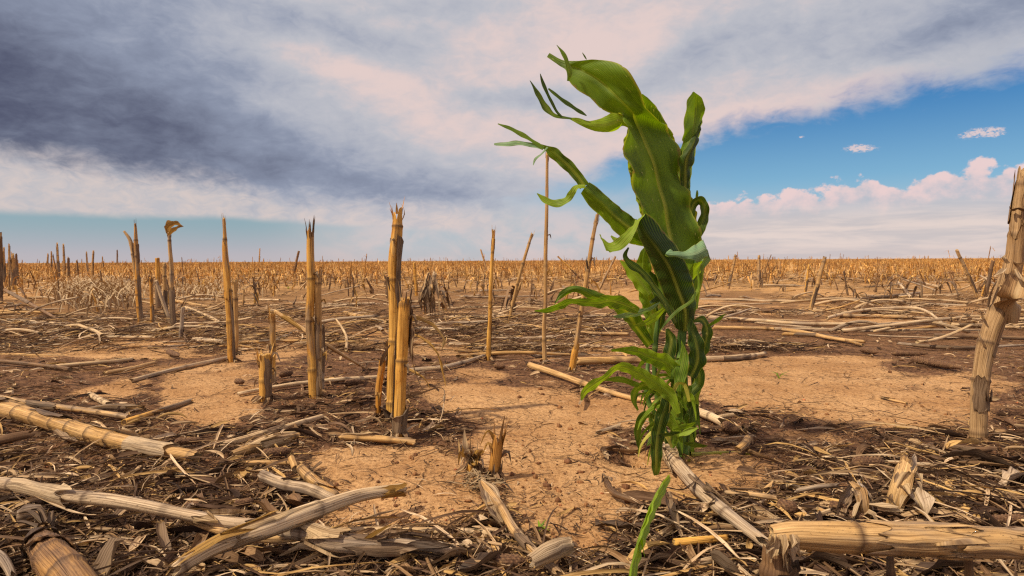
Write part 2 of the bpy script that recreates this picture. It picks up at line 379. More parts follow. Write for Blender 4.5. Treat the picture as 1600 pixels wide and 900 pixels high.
def ribbon(g, pts, wid, twist=(0, 0), n=7, seg=.008, up=(0, 0, 1), curl=.35, rip=.15, ripf=14, tone=None, taper=True, crink=.12):
    P_ = np.array([list(p) for p in pts], float); wid = np.interp(np.linspace(0, 1, len(P_)), np.linspace(0, 1, len(wid)), wid)
    L = np.linalg.norm(np.diff(P_, axis=0), axis=1).sum(); k = int(max(5, min(120, L / seg)))
    Q = cat_rom(np.column_stack([P_, wid]), k); c = Q[:, :3]; w = np.maximum(Q[:, 3], .0002)
    T_ = np.gradient(c, axis=0); T_ /= np.linalg.norm(T_, axis=1)[:, None] + 1e-9
    up = np.array(up, float); S = np.cross(T_, up); nn = np.linalg.norm(S, axis=1)[:, None]; S = np.where(nn > .05, S / np.maximum(nn, .05), np.array([1.0, 0, 0]))
    for i in range(1, k):
        if S[i] @ S[i - 1] < 0: S[i] = -S[i]
        S[i] = S[i] - T_[i] * (S[i] @ T_[i]); S[i] /= np.linalg.norm(S[i]) + 1e-9
    Nn = np.cross(S, T_); tw = np.interp(np.linspace(0, 1, k), np.linspace(0, 1, len(twist)), twist)
    ct, st = np.cos(tw)[:, None], np.sin(tw)[:, None]; S, Nn = S * ct + Nn * st, Nn * ct - S * st
    s = np.linspace(-1, 1, n); t = np.linspace(0, 1, k); ph = random.random() * 40; ln = np.linspace(0, L, k)
    W = w[:, None] * s[None] * (1 + crink * vn(ln[:, None] * 40 + ph, np.sign(s)[None] * 7 + 0 * ln[:, None], 2))
    Z = w[:, None] * (curl * s[None] ** 2 + rip * np.abs(s[None]) ** 1.5 * np.sin(ln[:, None] * ripf * 2 * math.pi / .6 + np.sign(s)[None] * 1.3 + ph) + crink * vn(ln[:, None] * 60 + ph, s[None] * 2 + 5, 3))
    pos = c[:, None] + S[:, None] * W[..., None] + Nn[:, None] * Z[..., None]
    if tone is None: tone = random.random()
    gc = np.stack([W, 0 * W + ph, ln[:, None] + 0 * W], -1)
    ax = np.stack([0 * W, 0 * W + np.clip(1 - np.abs(s[None]) * 5, 0, 1), 0 * W + tone, 0 * W + 1], -1)
    g.grid(pos, gc, ax)
# ---------------------------------------------------------------- materials
def new_mat(name):
    m_ = bpy.data.materials.new(name); m_.use_nodes = True; t = N(m_.node_tree); t.n.clear()
    out = t.n.new('ShaderNodeOutputMaterial'); return m_, t, out
def fibre_mat(name, a, b, grey, node=(.07, .035, .018), pith=(.42, .30, .16), weather=.5, rough=.62, grain=1.0, transl=0.0, dirt=.6):
    """corn stem or husk: long fibres, weathered grey patches, dark nodes, mildew specks"""
    m_, t, out = new_mat(name)
    gc = t.attr('gc').outputs['Vector']; ax = t.attr('aux'); s = t.sep(ax.outputs['Color']); nodem, pithm, tone = s[0], s[1], s[2]
    oi = t.n.new('ShaderNodeObjectInfo').outputs['Random']
    off = t.comb(t.m('MULTIPLY', oi, 13.0), t.m('MULTIPLY', tone, 7.0), t.m('MULTIPLY', oi, 31.0))
    gv = t.v('ADD', gc, off)
    fib = t.noise(t.v('MULTIPLY', gv, (700, 700, 9)), 1.0, 4, .65)
    fib2 = t.noise(t.v('MULTIPLY', gv, (180, 180, 7)), 1.0, 3, .6)
    big = t.noise(t.v('MULTIPLY', gv, (30, 30, 11)), 1.0, 5, .65, .4)
    wth = t.noise(t.v('MULTIPLY', t.v('ADD', gv, (5, 3, 1)), (40, 40, 6)), 1.0, 5, .65, .6)
    spk = t.noise(t.v('MULTIPLY', gv, (420, 420, 200)), 1.0, 3, .6)
    c = t.mix(t.step(t.m('ADD', big, t.m('MULTIPLY', t.m('SUBTRACT', tone, .5), .35)), .35, .65), a, b)
    c = t.mix(t.m('MULTIPLY', t.step(t.m('ADD', wth, t.m('MULTIPLY', t.m('SUBTRACT', oi, .5), .22)), .62 - .25 * weather, .80 - .25 * weather), .9), c, grey)
    dk = t.m('MULTIPLY', t.step(fib, .62, .34), .75 * grain)
    slit = t.noise(t.v('MULTIPLY', t.v('ADD', gv, (2, 9, 4)), (150, 150, 2.2)), 1.0, 2, .5)
    slit = t.m('MULTIPLY', t.step(t.m('ABSOLUTE', t.m('SUBTRACT', slit, .5)), .022, .004), t.step(wth, .38, .55))
    c = t.mul(dk, c, (.30, .22, .15))
    c = t.mul(t.m('MULTIPLY', t.step(fib2, .58, .36), .28 * grain), c, (.40, .30, .22))
    c = t.mix(t.m('MULTIPLY', t.m('MULTIPLY', t.step(spk, .60, .68), t.step(big, .42, .6)), dirt), c, (.055, .032, .02))
    c = t.mul(t.m('MULTIPLY', slit, .55), c, (.25, .17, .11))
    c = t.mix(t.m('MULTIPLY', nodem, .85), c, node)
    c = t.mix(t.m('MULTIPLY', pithm, .9 if transl == 0 else .25), c, pith)
    h = t.m('SUBTRACT', t.m('ADD', t.m('MULTIPLY', fib, .7), t.m('MULTIPLY', fib2, .8)), t.m('MULTIPLY', slit, .9))
    p = t.n.new('ShaderNodeBsdfPrincipled'); t.put(p, 'Base Color', c); t.put(p, 'Roughness', t.m('MULTIPLY_ADD', fib, .25, rough - .12))
    p.inputs['Specular IOR Level'].default_value = .3
    t.put(p, 'Normal', t.bump(h, .75, .0014))
    if transl:
        tr = t.n.new('ShaderNodeBsdfTranslucent'); t.put(tr, 0, c); mx = t.n.new('ShaderNodeMixShader'); mx.inputs[0].default_value = transl
        t.l.new(p.outputs[0], mx.inputs[1]); t.l.new(tr.outputs[0], mx.inputs[2]); t.l.new(mx.outputs[0], out.inputs[0])
    else: t.l.new(p.outputs[0], out.inputs[0])
    return m_
M_GOLD = fibre_mat('golden_stem', (.86, .49, .11), (.70, .33, .05), (.42, .29, .17), weather=.30, dirt=.9)
M_TAN = fibre_mat('tan_stem', (.70, .45, .20), (.60, .36, .13), (.40, .29, .19), weather=.45)
M_PALE = fibre_mat('pale_stem', (.78, .59, .37), (.68, .48, .26), (.46, .36, .26), weather=.45)
M_GREY = fibre_mat('grey_stem', (.54, .42, .30), (.64, .48, .31), (.28, .215, .165), weather=.55, dirt=.8)
M_STAIN = fibre_mat('stained_tan_stem', (.70, .46, .21), (.56, .34, .13), (.25, .18, .13), weather=.62, dirt=.7)
M_ROT = fibre_mat('rotting_root', (.46, .25, .08), (.24, .135, .07), (.10, .07, .05), weather=.55, dirt=.9)
M_BURNT = fibre_mat('burnt_stem', (.50, .24, .05), (.42, .18, .035), (.10, .06, .035), weather=.40, dirt=.9)
M_BROWN = fibre_mat('brown_stem', (.30, .175, .085), (.22, .12, .055), (.15, .10, .065), weather=.5)
M_RIGHT = fibre_mat('weathered_tan_stem', (.52, .34, .17), (.42, .26, .12), (.27, .19, .125), weather=.35, dirt=.8)
M_HUSK = fibre_mat('grey_brown_sheath', (.36, .25, .155), (.25, .165, .10), (.14, .10, .07), weather=.5, transl=.15, dirt=.7)
M_HUSKP = fibre_mat('pale_husk', (.72, .55, .35), (.60, .43, .24), (.42, .32, .22), weather=.4, transl=.2, dirt=.4)
M_HUSKY = fibre_mat('yellow_husk', (.60, .36, .09), (.52, .30, .07), (.36, .25, .12), weather=.3, transl=.3, dirt=.3)
M_HUSKD = fibre_mat('dark_husk', (.15, .095, .06), (.105, .066, .042), (.07, .047, .033), weather=.5, transl=.1, dirt=.6)

def cob_mat():
    m_, t, out = new_mat('bare_cob'); gc = t.attr('gc').outputs['Vector']; s = t.sep(t.attr('aux').outputs['Color'])
    n1 = t.noise(gc, 300, 4, .6); n2 = t.noise(gc, 60, 3)
    c = t.mix(s[0], (.045, .018, .012), (.25, .135, .065)); c = t.mix(t.step(n2, .45, .7), c, t.mix(s[0], (.06, .03, .02), (.36, .21, .09)))
    c = t.mul(t.step(n1, .6, .35), c, (.5, .4, .35))
    p = t.n.new('ShaderNodeBsdfPrincipled'); t.put(p, 'Base Color', c); p.inputs['Roughness'].default_value = .9
    t.put(p, 'Normal', t.bump(n1, .6, .002)); t.l.new(p.outputs[0], out.inputs[0]); return m_
M_COB = cob_mat()

def green_mat(name, dark, light, rib, transl=.42, dry=.0):
    m_, t, out = new_mat(name)
    gc = t.attr('gc').outputs['Vector']; s = t.sep(t.attr('aux').outputs['Color']); rb, ed, tone = s[0], s[1], s[2]
    veins = t.noise(t.v('MULTIPLY', gc, (900, 0, 6)), 1.0, 2, .5)
    wv = t.n.new('ShaderNodeTexWave'); wv.bands_direction = 'X'; t.put(wv, 'Vector', t.v('ADD', gc, t.v('MULTIPLY', t.noisec(t.v('MULTIPLY', gc, (6, 0, 5)), 1.0), (.004, 0, 0)))); wv.inputs['Scale'].default_value = 95; wv.inputs['Distortion'].default_value = .0
    ve = t.step(wv.outputs['Fac'], .2, .9)
    big = t.noise(t.v('MULTIPLY', gc, (25, 1, 14)), 1.0, 4, .6)
    c = t.mix(t.step(t.m('ADD', big, t.m('MULTIPLY', t.m('SUBTRACT', tone, .5), .5)), .3, .72), dark, light)
    c = t.mix(t.m('MULTIPLY', ve, .26), c, tuple(min(1, x * 1.7) for x in light))
    c = t.mul(t.m('MULTIPLY', t.step(veins, .6, .35), .35), c, (.45, .5, .4))
    # torn, chewed pale marks
    mk_ = t.noise(t.v('MULTIPLY', gc, (190, 0, 55)), 1.0, 3, .6); wh = t.noise(t.v('MULTIPLY', gc, (14, 0, 9)), 1.0, 2)
    marks = t.m('MULTIPLY', t.step(mk_, .64, .70), t.step(wh, .45, .56))
    c = t.mix(t.m('MULTIPLY', marks, .85), c, (.50, .52, .22))
    c = t.mix(t.m('MULTIPLY', rb, .85), c, rib)
    c = t.mix(t.m('MULTIPLY', t.step(ed, .90, 1.0), .55), c, (.42, .45, .08))
    c = t.mix(t.m('MULTIPLY', t.step(t.m('ADD', s[1], t.noise(t.v('MULTIPLY', gc, (60, 0, 60)), 1.0, 4)), 1.45, 1.62), .8), c, (.22, .15, .05))
    h = t.m('ADD', t.m('MULTIPLY', ve, .20), t.m('ADD', t.m('MULTIPLY', rb, 1.6), t.m('MULTIPLY', veins, .4)))
    bn = t.bump(h, .6, .0012)
    p = t.n.new('ShaderNodeBsdfPrincipled'); t.put(p, 'Base Color', c); t.put(p, 'Roughness', t.m('MULTIPLY_ADD', veins, .2, .48)); p.inputs['Specular IOR Level'].default_value = .38
    t.put(p, 'Normal', bn)
    tr = t.n.new('ShaderNodeBsdfTranslucent'); t.put(tr, 0, t.mul(1.0, c, (1.8, 1.75, .28))); t.put(tr, 1, bn)
    mx = t.n.new('ShaderNodeMixShader'); mx.inputs[0].default_value = transl
    t.l.new(p.outputs[0], mx.inputs[1]); t.l.new(tr.outputs[0], mx.inputs[2]); t.l.new(mx.outputs[0], out.inputs[0]); return m_
M_LEAF = green_mat('green_leaf', (.015, .040, .003), (.12, .205, .010), (.52, .55, .10), .38)
M_LEAFP = green_mat('bluish_leaf_underside', (.14, .26, .13), (.24, .38, .22), (.45, .55, .30), .3)
M_LEAFB = green_mat('bright_leaf', (.085, .16, .012), (.24, .36, .024), (.34, .40, .09))
M_STEMG = green_mat('green_stem', (.06, .13, .018), (.12, .20, .03), (.2, .3, .06), .12)
M_YELLG = green_mat('yellow_green_vine', (.22, .24, .03), (.42, .38, .06), (.45, .40, .1), .2)

def ground_mat():
    m_, t, out = new_mat('dry_soil')
    g = t.n.new('ShaderNodeNewGeometry').outputs['Position']; s = t.sep(g); x, y = s[0], s[1]
    P_ = t.comb(x, y, 0.0); A_ = t.sep(t.attr('aux').outputs['Color']); sand, farm = A_[0], A_[1]
    n1 = t.noise(P_, 3.1, 6, .6); n2 = t.noise(P_, 17, 6, .65); n3 = t.noise(P_, 90, 5, .65); n4 = t.noise(P_, 330, 3, .6)
    sc = t.mix(t.step(n1, .35, .66), (.57, .345, .165), (.42, .23, .098))
    sc = t.mix(t.m('MULTIPLY', t.step(n2, .55, .72), .55), sc, (.66, .43, .235))
    sc = t.mix(t.m('MULTIPLY', t.step(n2, .44, .30), .75), sc, (.25, .13, .065))
    sc = t.mul(t.m('MULTIPLY', t.step(n3, .56, .34), .7), sc, (.45, .36, .28))
    sc = t.mul(t.m('MULTIPLY', t.step(n4, .50, .36), .45), sc, (.5, .42, .35))
    hm = t.mix(t.step(n2, .35, .65), (.10, .048, .026), (.25, .13, .065)); hm = t.mul(t.step(n3, .55, .38), hm, (.45, .4, .4))
    hm = t.mix(t.m('MULTIPLY', t.step(n4, .60, .70), .6), hm, (.36, .23, .12))
    far_c = t.mix(t.step(t.noise(t.comb(x, y, 0.0), .35, 5, .6), .35, .65), (.40, .215, .075), (.56, .33, .12))
    f = t.step(t.m('ADD', sand, t.m('MULTIPLY', t.m('SUBTRACT', n3, .5), .7)), .30, .75)
    c = t.mix(f, hm, sc); c = t.mix(farm, c, far_c)
    # hairline drying cracks
    wv = t.v('ADD', P_, t.v('MULTIPLY', t.noisec(P_, 9, 4), (.11, .11, 0)))
    cr = t.vor(wv, 8.5, 'DISTANCE_TO_EDGE'); cr2 = t.vor(t.v('ADD', P_, t.v('MULTIPLY', t.noisec(P_, 30, 3), (.03, .03, 0))), 26, 'DISTANCE_TO_EDGE')
    where = t.step(t.noise(P_, 4.3, 2), .46, .60); where2 = t.step(t.noise(P_, 5.7, 2), .50, .62)
    crk = t.m('MAXIMUM', t.m('MULTIPLY', t.step(cr, .030, .008), where), t.m('MULTIPLY', t.step(cr2, .045, .012), t.m('MULTIPLY', where2, .7)))
    crk = t.m('MULTIPLY', crk, t.m('SUBTRACT', 1.0, farm))
    c = t.mix(t.m('MULTIPLY', crk, .6), c, (.16, .08, .035))
    peb = t.vor(P_, 120); pm = t.m('MULTIPLY', t.step(peb, .34, .18), t.step(n2, .5, .6))
    c = t.mix(t.m('MULTIPLY', pm, .35), c, (.45, .25, .13))
    h = t.m('ADD', t.m('ADD', t.m('MULTIPLY', n2, .017), t.m('MULTIPLY', n3, .0075)), t.m('ADD', t.m('MULTIPLY', n4, .0014), t.m('MULTIPLY', pm, .0016)))
    h = t.m('SUBTRACT', h, t.m('MULTIPLY', crk, .008))
    p = t.n.new('ShaderNodeBsdfPrincipled'); t.put(p, 'Base Color', c); p.inputs['Roughness'].default_value = .92; p.inputs['Specular IOR Level'].default_value = .15
    t.put(p, 'Normal', t.bump(h, .9, 1.0)); t.l.new(p.outputs[0], out.inputs[0]); return m_
M_GROUND = ground_mat()

def litter_mat(name, transl=.15):
    m_, t, out = new_mat(name); a = t.attr('aux').outputs['Color']; gc = t.attr('gc').outputs['Vector']
    fb = t.noise(t.v('MULTIPLY', gc, (700, 1, 25)), 1.0, 3, .6)
    c = t.mul(t.step(fb, .62, .35), a, (.45, .38, .32))
    p = t.n.new('ShaderNodeBsdfPrincipled'); t.put(p, 'Base Color', c); p.inputs['Roughness'].default_value = .8; p.inputs['Specular IOR Level'].default_value = .2
    t.put(p, 'Normal', t.bump(fb, .5, .001))
    tr = t.n.new('ShaderNodeBsdfTranslucent'); t.put(tr, 0, c); mx = t.n.new('ShaderNodeMixShader'); mx.inputs[0].default_value = transl
    t.l.new(p.outputs[0], mx.inputs[1]); t.l.new(tr.outputs[0], mx.inputs[2]); t.l.new(mx.outputs[0], out.inputs[0]); return m_
M_LIT = litter_mat('loose_straw')
M_CLOD = litter_mat('soil_clods', 0.0)

# ---------------------------------------------------------------- ground sheet
rad = [0.0, .12]
while rad[-1] < 3500: rad.append(rad[-1] * (1.0105 if rad[-1] < 8 else 1.03 if rad[-1] < 200 else 1.2))
rad = np.array(rad)
angs = np.concatenate([np.arange(-56, 56, .22), np.arange(56, 304, 4.0)]); angs = np.radians(angs)
RR, AA = np.meshgrid(rad, angs, indexing='ij')
X = RR * np.sin(AA); Y = RR * np.cos(AA); Z = hgt(X, Y)
near = np.clip((7 - RR) / 4, 0, 1)
Z += near * .0022 * vn(X * 140, Y * 140, 6)
nr, nc = X.shape
idx = np.arange(nr * nc).reshape(nr, nc); nx_ = np.roll(idx, -1, axis=1)
F = np.stack([idx[:-1], idx[1:], nx_[1:], nx_[:-1]], -1).reshape(-1, 4)
SM = sand_mask(X, Y); back = (Y < .3)
SM = np.where(back, np.clip(.5 + vn(X * 1.3, Y * 1.3, 3) * 2, 0, 1), SM)
ax = np.stack([SM, np.clip((RR - 2.6) / 8, 0, 1) * .45 + np.clip((RR - 9) / 14, 0, 1) * .55, 0 * SM, 0 * SM + 1], -1).reshape(-1, 4)
me = mesh_np('ground', np.stack([X, Y, Z], -1).reshape(-1, 3), F, M_GROUND, {'aux': ('FLOAT_COLOR', ax)})
gro = bpy.data.objects.new('ground', me); COL.objects.link(gro); tag(gro, 'bare sandy brown field soil with cracks reaching the horizon', None, None, 'structure')

# ---------------------------------------------------------------- loose litter
PAL = {'dark': [(.060, .034, .022), (.10, .056, .034), (.045, .025, .017), (.14, .082, .048)],
       'mid': [(.23, .135, .07), (.30, .185, .095), (.19, .115, .07)],
       'pale': [(.60, .43, .26), (.70, .53, .35), (.50, .35, .20), (.62, .40, .16)]}
def scatter(name, n, xr, yr, lens, wids, mix_, label, cond, lift=.012, curve=.5, tilt=.25, stations=6, mat=None, yawbias=0.0, seed=1, curl=.4, group=None):
    g_ = np.random.default_rng(seed)
    px = g_.uniform(*xr, n); py = yr[0] + (yr[1] - yr[0]) * g_.random(n)
    dxr = ((px - 800) / FPX); up_ = (450 - py) / FPX
    rx = Rv[0] * dxr + Uv[0] * up_ + Fv[0]; ry = Rv[1] * dxr + Uv[1] * up_ + Fv[1]; rz = Rv[2] * dxr + Uv[2] * up_ + Fv[2]
    ok = rz < -.004; t_ = np.where(ok, -H / np.where(ok, rz, -1), 1); x = rx * t_; y = ry * t_
    keep = ok & cond(x, y, g_.random(n), py); x, y, py = x[keep], y[keep], py[keep]; n = len(x)
    L = np.exp(g_.uniform(math.log(lens[0]), math.log(lens[1]), n)); W = g_.uniform(*wids, n) * .5
    yaw = g_.uniform(0, 2 * math.pi, n)
    if yawbias: yaw = np.where(g_.random(n) < yawbias, g_.normal(0, .45, n), yaw)
    k1 = g_.normal(0, curve, n) * 2.2; tl = np.abs(g_.normal(0, tilt, n)); z0 = g_.random(n) ** 1.5 * lift * (1 - .6 * sand_mask(x, y)); tw0 = g_.normal(0, .6, n); tw1 = g_.normal(0, 1.5, n)
    bow = g_.normal(0, .22, n)
    S_ = np.linspace(-.5, .5, stations)
    th = yaw[:, None] + k1[:, None] * S_[None]
    dl = L[:, None] / (stations - 1)
    cx = x[:, None] + np.cumsum(np.cos(th) * dl, 1) - L[:, None] / 2 * np.cos(yaw)[:, None]
    cy = y[:, None] + np.cumsum(np.sin(th) * dl, 1) - L[:, None] / 2 * np.sin(yaw)[:, None]
    up1 = (S_[None] + .5) * L[:, None] * np.sin(tl)[:, None] * .5
    cz = hgt(cx, cy) + z0[:, None] + .0015 + up1 + L[:, None] * np.abs(bow)[:, None] * (.25 - S_[None] ** 2)
    tw = tw0[:, None] + tw1[:, None] * S_[None]
    w = W[:, None] * np.clip(1.15 - np.abs(S_[None] * 2) ** 3 * .9, .1, 1)
    sx, sy, sz = -np.sin(th) * np.cos(tw), np.cos(th) * np.cos(tw), np.sin(tw)
    nx, ny, nz = np.sin(th) * np.sin(tw), -np.cos(th) * np.sin(tw), np.cos(tw)
    V = np.zeros((n, stations, 3, 3))
    for q, s in enumerate((-1, 0, 1)):
        o_ = curl * (abs(s) - .5)
        V[:, :, q, 0] = cx + (sx * s + nx * o_) * w; V[:, :, q, 1] = cy + (sy * s + ny * o_) * w; V[:, :, q, 2] = cz + (sz * s + nz * o_) * w
    V[..., 2] = np.maximum(V[..., 2], hgt(V[..., 0], V[..., 1]) + .0004)
    pal = np.array(PAL['dark'] + PAL['mid'] + PAL['pale']); pr = np.array([mix_[0] / 4] * 4 + [mix_[1] / 3] * 3 + [mix_[2] / 4] * 4)
    c = pal[g_.choice(len(pal), n, p=pr / pr.sum())] * g_.uniform(.75, 1.25, (n, 1))
    C = np.ones((n, stations, 3, 4)); C[..., :3] = c[:, None, None]
    GC = np.zeros((n, stations, 3, 3)); GC[..., 0] = np.array([-1, 0, 1])[None, None] * W[:, None, None] + g_.random(n)[:, None, None] * 9; GC[..., 2] = (S_[None, :, None] * L[:, None, None])
    per = stations * 3; b = (np.arange(n) * per)[:, None]
    q = []
    for i in range(stations - 1):
        for j in range(2): q.append([i * 3 + j, i * 3 + j + 1, (i + 1) * 3 + j + 1, (i + 1) * 3 + j])
    F_ = (b[:, :, None] + np.array(q)[None]).reshape(-1, 4)
    me_ = mesh_np(name, V.reshape(-1, 3), F_, mat or M_LIT, {'gc': ('FLOAT_VECTOR', GC.reshape(-1, 3)), 'aux': ('FLOAT_COLOR', C.reshape(-1, 4))})
    o = bpy.data.objects.new(name, me_); COL.objects.link(o); tag(o, label, None, group, 'stuff'); return o
cover = lambda k, p=1.0: (lambda x, y, u, py: u < np.clip((1 - sand_mask(x, y)) ** p + k, 0, 1))
scatter('straw_litter', 62000, (-120, 1720), (490, 1080), (.008, .05), (.001, .0032), (.52, .30, .18), 'fine brown straw crumbs spread over the soil', cover(.07, 1.2), lift=.007, seed=2, stations=5)
scatter('straw_litter', 7500, (-150, 1750), (600, 1150), (.04, .13), (.0012, .0034), (.50, .30, .20), 'long thin brown straw strands in mats near the viewer', cover(.012, 2), lift=.010, curve=.4, tilt=.12, stations=8, seed=3)
scatter('husk_litter', 1500, (-150, 1750), (560, 1150), (.04, .13), (.006, .018), (.50, .34, .16), 'dry curled husk scraps matted into the straw', cover(.0, 3), lift=.008, curve=.3, tilt=.08, stations=10, seed=4, curl=.9)
scatter('husk_litter', 2200, (-100, 1700), (520, 1100), (.02, .07), (.005, .014), (.15, .35, .50), 'small pale chips of husk and stem on the soil', cover(.03, 1.5), lift=.012, seed=5, curl=.8)
scatter('straw_litter', 26000, (-100, 1700), (425, 550), (.05, .26), (.002, .008), (.34, .28, .38), 'broken straw covering the middle of the field', lambda x, y, u, py: (u < np.clip(1.1 - .8 * sand_mask(x, y), 0, 1)) & (vn(x * .5, y * 1.5, 4) > -.16), lift=.03, stations=5, yawbias=.5, seed=6)
scatter('straw_litter', 9000, (-100, 1700), (411, 445), (.12, .6), (.006, .022), (.2, .3, .5), 'pale straw lying between the far stubble', lambda x, y, u, py: u < .9, lift=.06, stations=4, yawbias=.5, seed=7)

# soil clods and grains
def clods(name, n, seed, smin, smax, yr, cols, label):
    g_ = np.random.default_rng(seed); ico = [(0, 0, 1), (.89, 0, .45), (.28, .85, .45), (-.72, .53, .45), (-.72, -.53, .45), (.28, -.85, .45), (.72, .53, -.45), (-.28, .85, -.45), (-.89, 0, -.45), (-.28, -.85, -.45), (.72, -.53, -.45), (0, 0, -1)]
    fc = [(0,1,2),(0,2,3),(0,3,4),(0,4,5),(0,5,1),(1,6,2),(2,7,3),(3,8,4),(4,9,5),(5,10,1),(6,7,2),(7,8,3),(8,9,4),(9,10,5),(10,6,1),(11,7,6),(11,8,7),(11,9,8),(11,10,9),(11,6,10)]
    px = g_.uniform(-100, 1700, n); py = g_.uniform(*yr, n)
    d = (px - 800) / FPX; u_ = (450 - py) / FPX; rz = Rv[2] * d + Uv[2] * u_ + Fv[2]; t_ = -H / rz
    x = (Rv[0] * d + Uv[0] * u_ + Fv[0]) * t_; y = (Rv[1] * d + Uv[1] * u_ + Fv[1]) * t_
    kk = vn(x * 3, y * 3, 2) + g_.random(n) * .5 > .15; x, y = x[kk], y[kk]; n = len(x)
    s = np.exp(g_.uniform(math.log(smin), math.log(smax), n))
    V = np.array(ico)[None] * g_.uniform(.6, 1.25, (n, 12, 1)) * s[:, None, None] * g_.uniform(.6, 1.3, (n, 1, 3)) * np.array([1, 1, .7])
    V += np.stack([x, y, hgt(x, y) + s * .15], -1)[:, None]
    F_ = ((np.arange(n) * 12)[:, None, None] + np.array(fc)[None]).reshape(-1, 3)
    c = np.array(cols)[g_.integers(0, len(cols), n)] * g_.uniform(.7, 1.2, (n, 1)); C = np.ones((n, 12, 4)); C[..., :3] = c[:, None]
    me_ = mesh_np(name, V.reshape(-1, 3), F_, M_CLOD, {'gc': ('FLOAT_VECTOR', V.reshape(-1, 3)), 'aux': ('FLOAT_COLOR', C.reshape(-1, 4))})
    o = bpy.data.objects.new(name, me_); COL.objects.link(o); tag(o, label, None, None, 'stuff')
scatter('pale_straw', 2500, (-150, 1750), (560, 1100), (.05, .22), (.002, .0058), (.12, .25, .63), 'long thin pale straws strewn over the litter', cover(.01, 2), lift=.014, curve=.08, tilt=.05, stations=6, seed=8, curl=.8)
clods('soil_crumbs', 11000, 21, .0008, .0035, (520, 1050), [(.34, .17, .075), (.26, .12, .05), (.42, .24, .12), (.14, .07, .04)], 'small crumbs of soil over the sandy crust')
clods('soil_crumbs', 1100, 22, .003, .009, (500, 1000), [(.30, .145, .06), (.22, .10, .045)], 'larger clods of brown soil in the crust')
clods('spilled_grain', 130, 23, .0028, .0045, (600, 900), [(.50, .16, .07), (.55, .22, .10)], 'scattered reddish grains on the soil')
# ---------------------------------------------------------------- green corn plant
BASE = gp(1052, 712); Y0 = BASE.y
Z1 = lambda x, y: (760 + x / 2.25, 60 + y / 2.25)
Z2 = lambda x, y: (820 + x / 2.25, 380 + y / 2.25)
Z4 = lambda x, y: (380 + x / 2.25, 300 + y / 2.25)
plant = empty('corn_plant', BASE)
tag(plant, 'tall living green corn plant with wind-torn leaves bending left', 'corn plant')
def leaf(spec, zf, mat=M_LEAF, name='leaf', n=15, label=None, ripp=.09, riphz=7, parent=None, sharp=0.0):
    """spec rows: Lx,Ly, Mx,My, Rx,Ry, dL,dM,dR (photo positions of the two edges and the midrib, depths in metres from the plant)"""
    rows = []
    for r in spec:
        L = pd(*zf(r[0], r[1]), Y0 + r[6]); M_ = pd(*zf(r[2], r[3]), Y0 + r[7]); Rr = pd(*zf(r[4], r[5]), Y0 + r[8])
        rows.append([*M_, *L, *Rr])
    k = 14 * len(rows); Q = cat_rom(rows, min(k, 180)); k = len(Q)
    Mc, Lc, Rc = Q[:, :3], Q[:, 3:6], Q[:, 6:9]
    s = np.linspace(-1, 1, n); half = (Rc - Lc) / 2; mid = (Rc + Lc) / 2
    V = Mc[:, None] + half[:, None] * s[None, :, None] + (mid - Mc)[:, None] * (np.abs(s) ** 1.5)[None, :, None]
    w = np.linalg.norm(half, axis=1); T_ = np.gradient(Mc, axis=0); T_ /= np.linalg.norm(T_, axis=1)[:, None] + 1e-9
    nrm = np.cross(half / (w[:, None] + 1e-6), T_); nrm /= np.linalg.norm(nrm, axis=1)[:, None] + 1e-6
    ln = np.concatenate([[0], np.cumsum(np.linalg.norm(np.diff(Mc, axis=0), axis=1))]); ph = random.random() * 9
    z = ripp * w[:, None] * (np.abs(s)[None] ** 2) * np.sin(ln[:, None] * riphz * 6.28 / .25 + np.sign(s)[None] * 1.1 + ph) * 2.0
    z = z + w[:, None] * .10 * vn(ln[:, None] * 22 + ph, s[None] * 1.6 + 4, 3) - w[:, None] * .10 * np.exp(-(s[None] / .09) ** 2)
    V = V + nrm[:, None] * z[..., None]
    for sd_ in (0, n - 1):
        e_ = np.clip(vn(ln * 110 + ph, 0 * ln + sd_, 5) * 4 - .9, 0, 1) * .35
        V[:, sd_] = V[:, sd_] * (1 - e_[:, None]) + V[:, (1 if sd_ == 0 else n - 2)] * e_[:, None]
    # small nibbled nicks on the edge
    tone = random.random()
    rib = np.exp(-(s[None] * np.maximum(w[:, None], .004) / .0030) ** 2) * np.clip((ln[-1] - ln[:, None]) / ln[-1] * 1.3, 0, 1) * np.clip((w[:, None] - .005) / .025, 0, 1) ** .6
    gc = np.stack([s[None] * w[:, None] + 0 * ln[:, None], 0 * V[..., 0], ln[:, None] + 0 * s[None] + ph], -1)
    ax = np.stack([rib, np.abs(s)[None] + 0 * rib, tone + 0 * rib, 1 + 0 * rib], -1)
    g = Geo(); g.grid(V, gc, ax); o = g.build(name, mat, None)
    pr = parent or plant; o.data.transform(Matrix.Translation(-BASE)); o.parent = pr
    if label: o['label'] = label
    return o
def blade(pts, zf, d=0.0, mat=M_LEAF, tilt=.5, **kw):
    """pts: (x, y, half width in zoom px[, depth[, tilt]]) -> stations perpendicular to the path"""
    A = []
    P_ = np.array([p[:2] for p in pts], float); Tn = np.gradient(P_, axis=0); Tn /= np.linalg.norm(Tn, axis=1)[:, None]
    for i, p in enumerate(pts):
        w = p[2]; dd = d + (p[3] if len(p) > 3 else 0); tl = p[4] if len(p) > 4 else tilt
        nx, ny = -Tn[i][1], Tn[i][0]; dw = w / 2.25 * Y0 / FPX * tl
        A.append((P_[i][0] + nx * w, P_[i][1] + ny * w, P_[i][0], P_[i][1], P_[i][0] - nx * w, P_[i][1] - ny * w, dd + dw, dd - .15 * dw, dd - dw))
    return leaf(A, zf, mat, **kw)
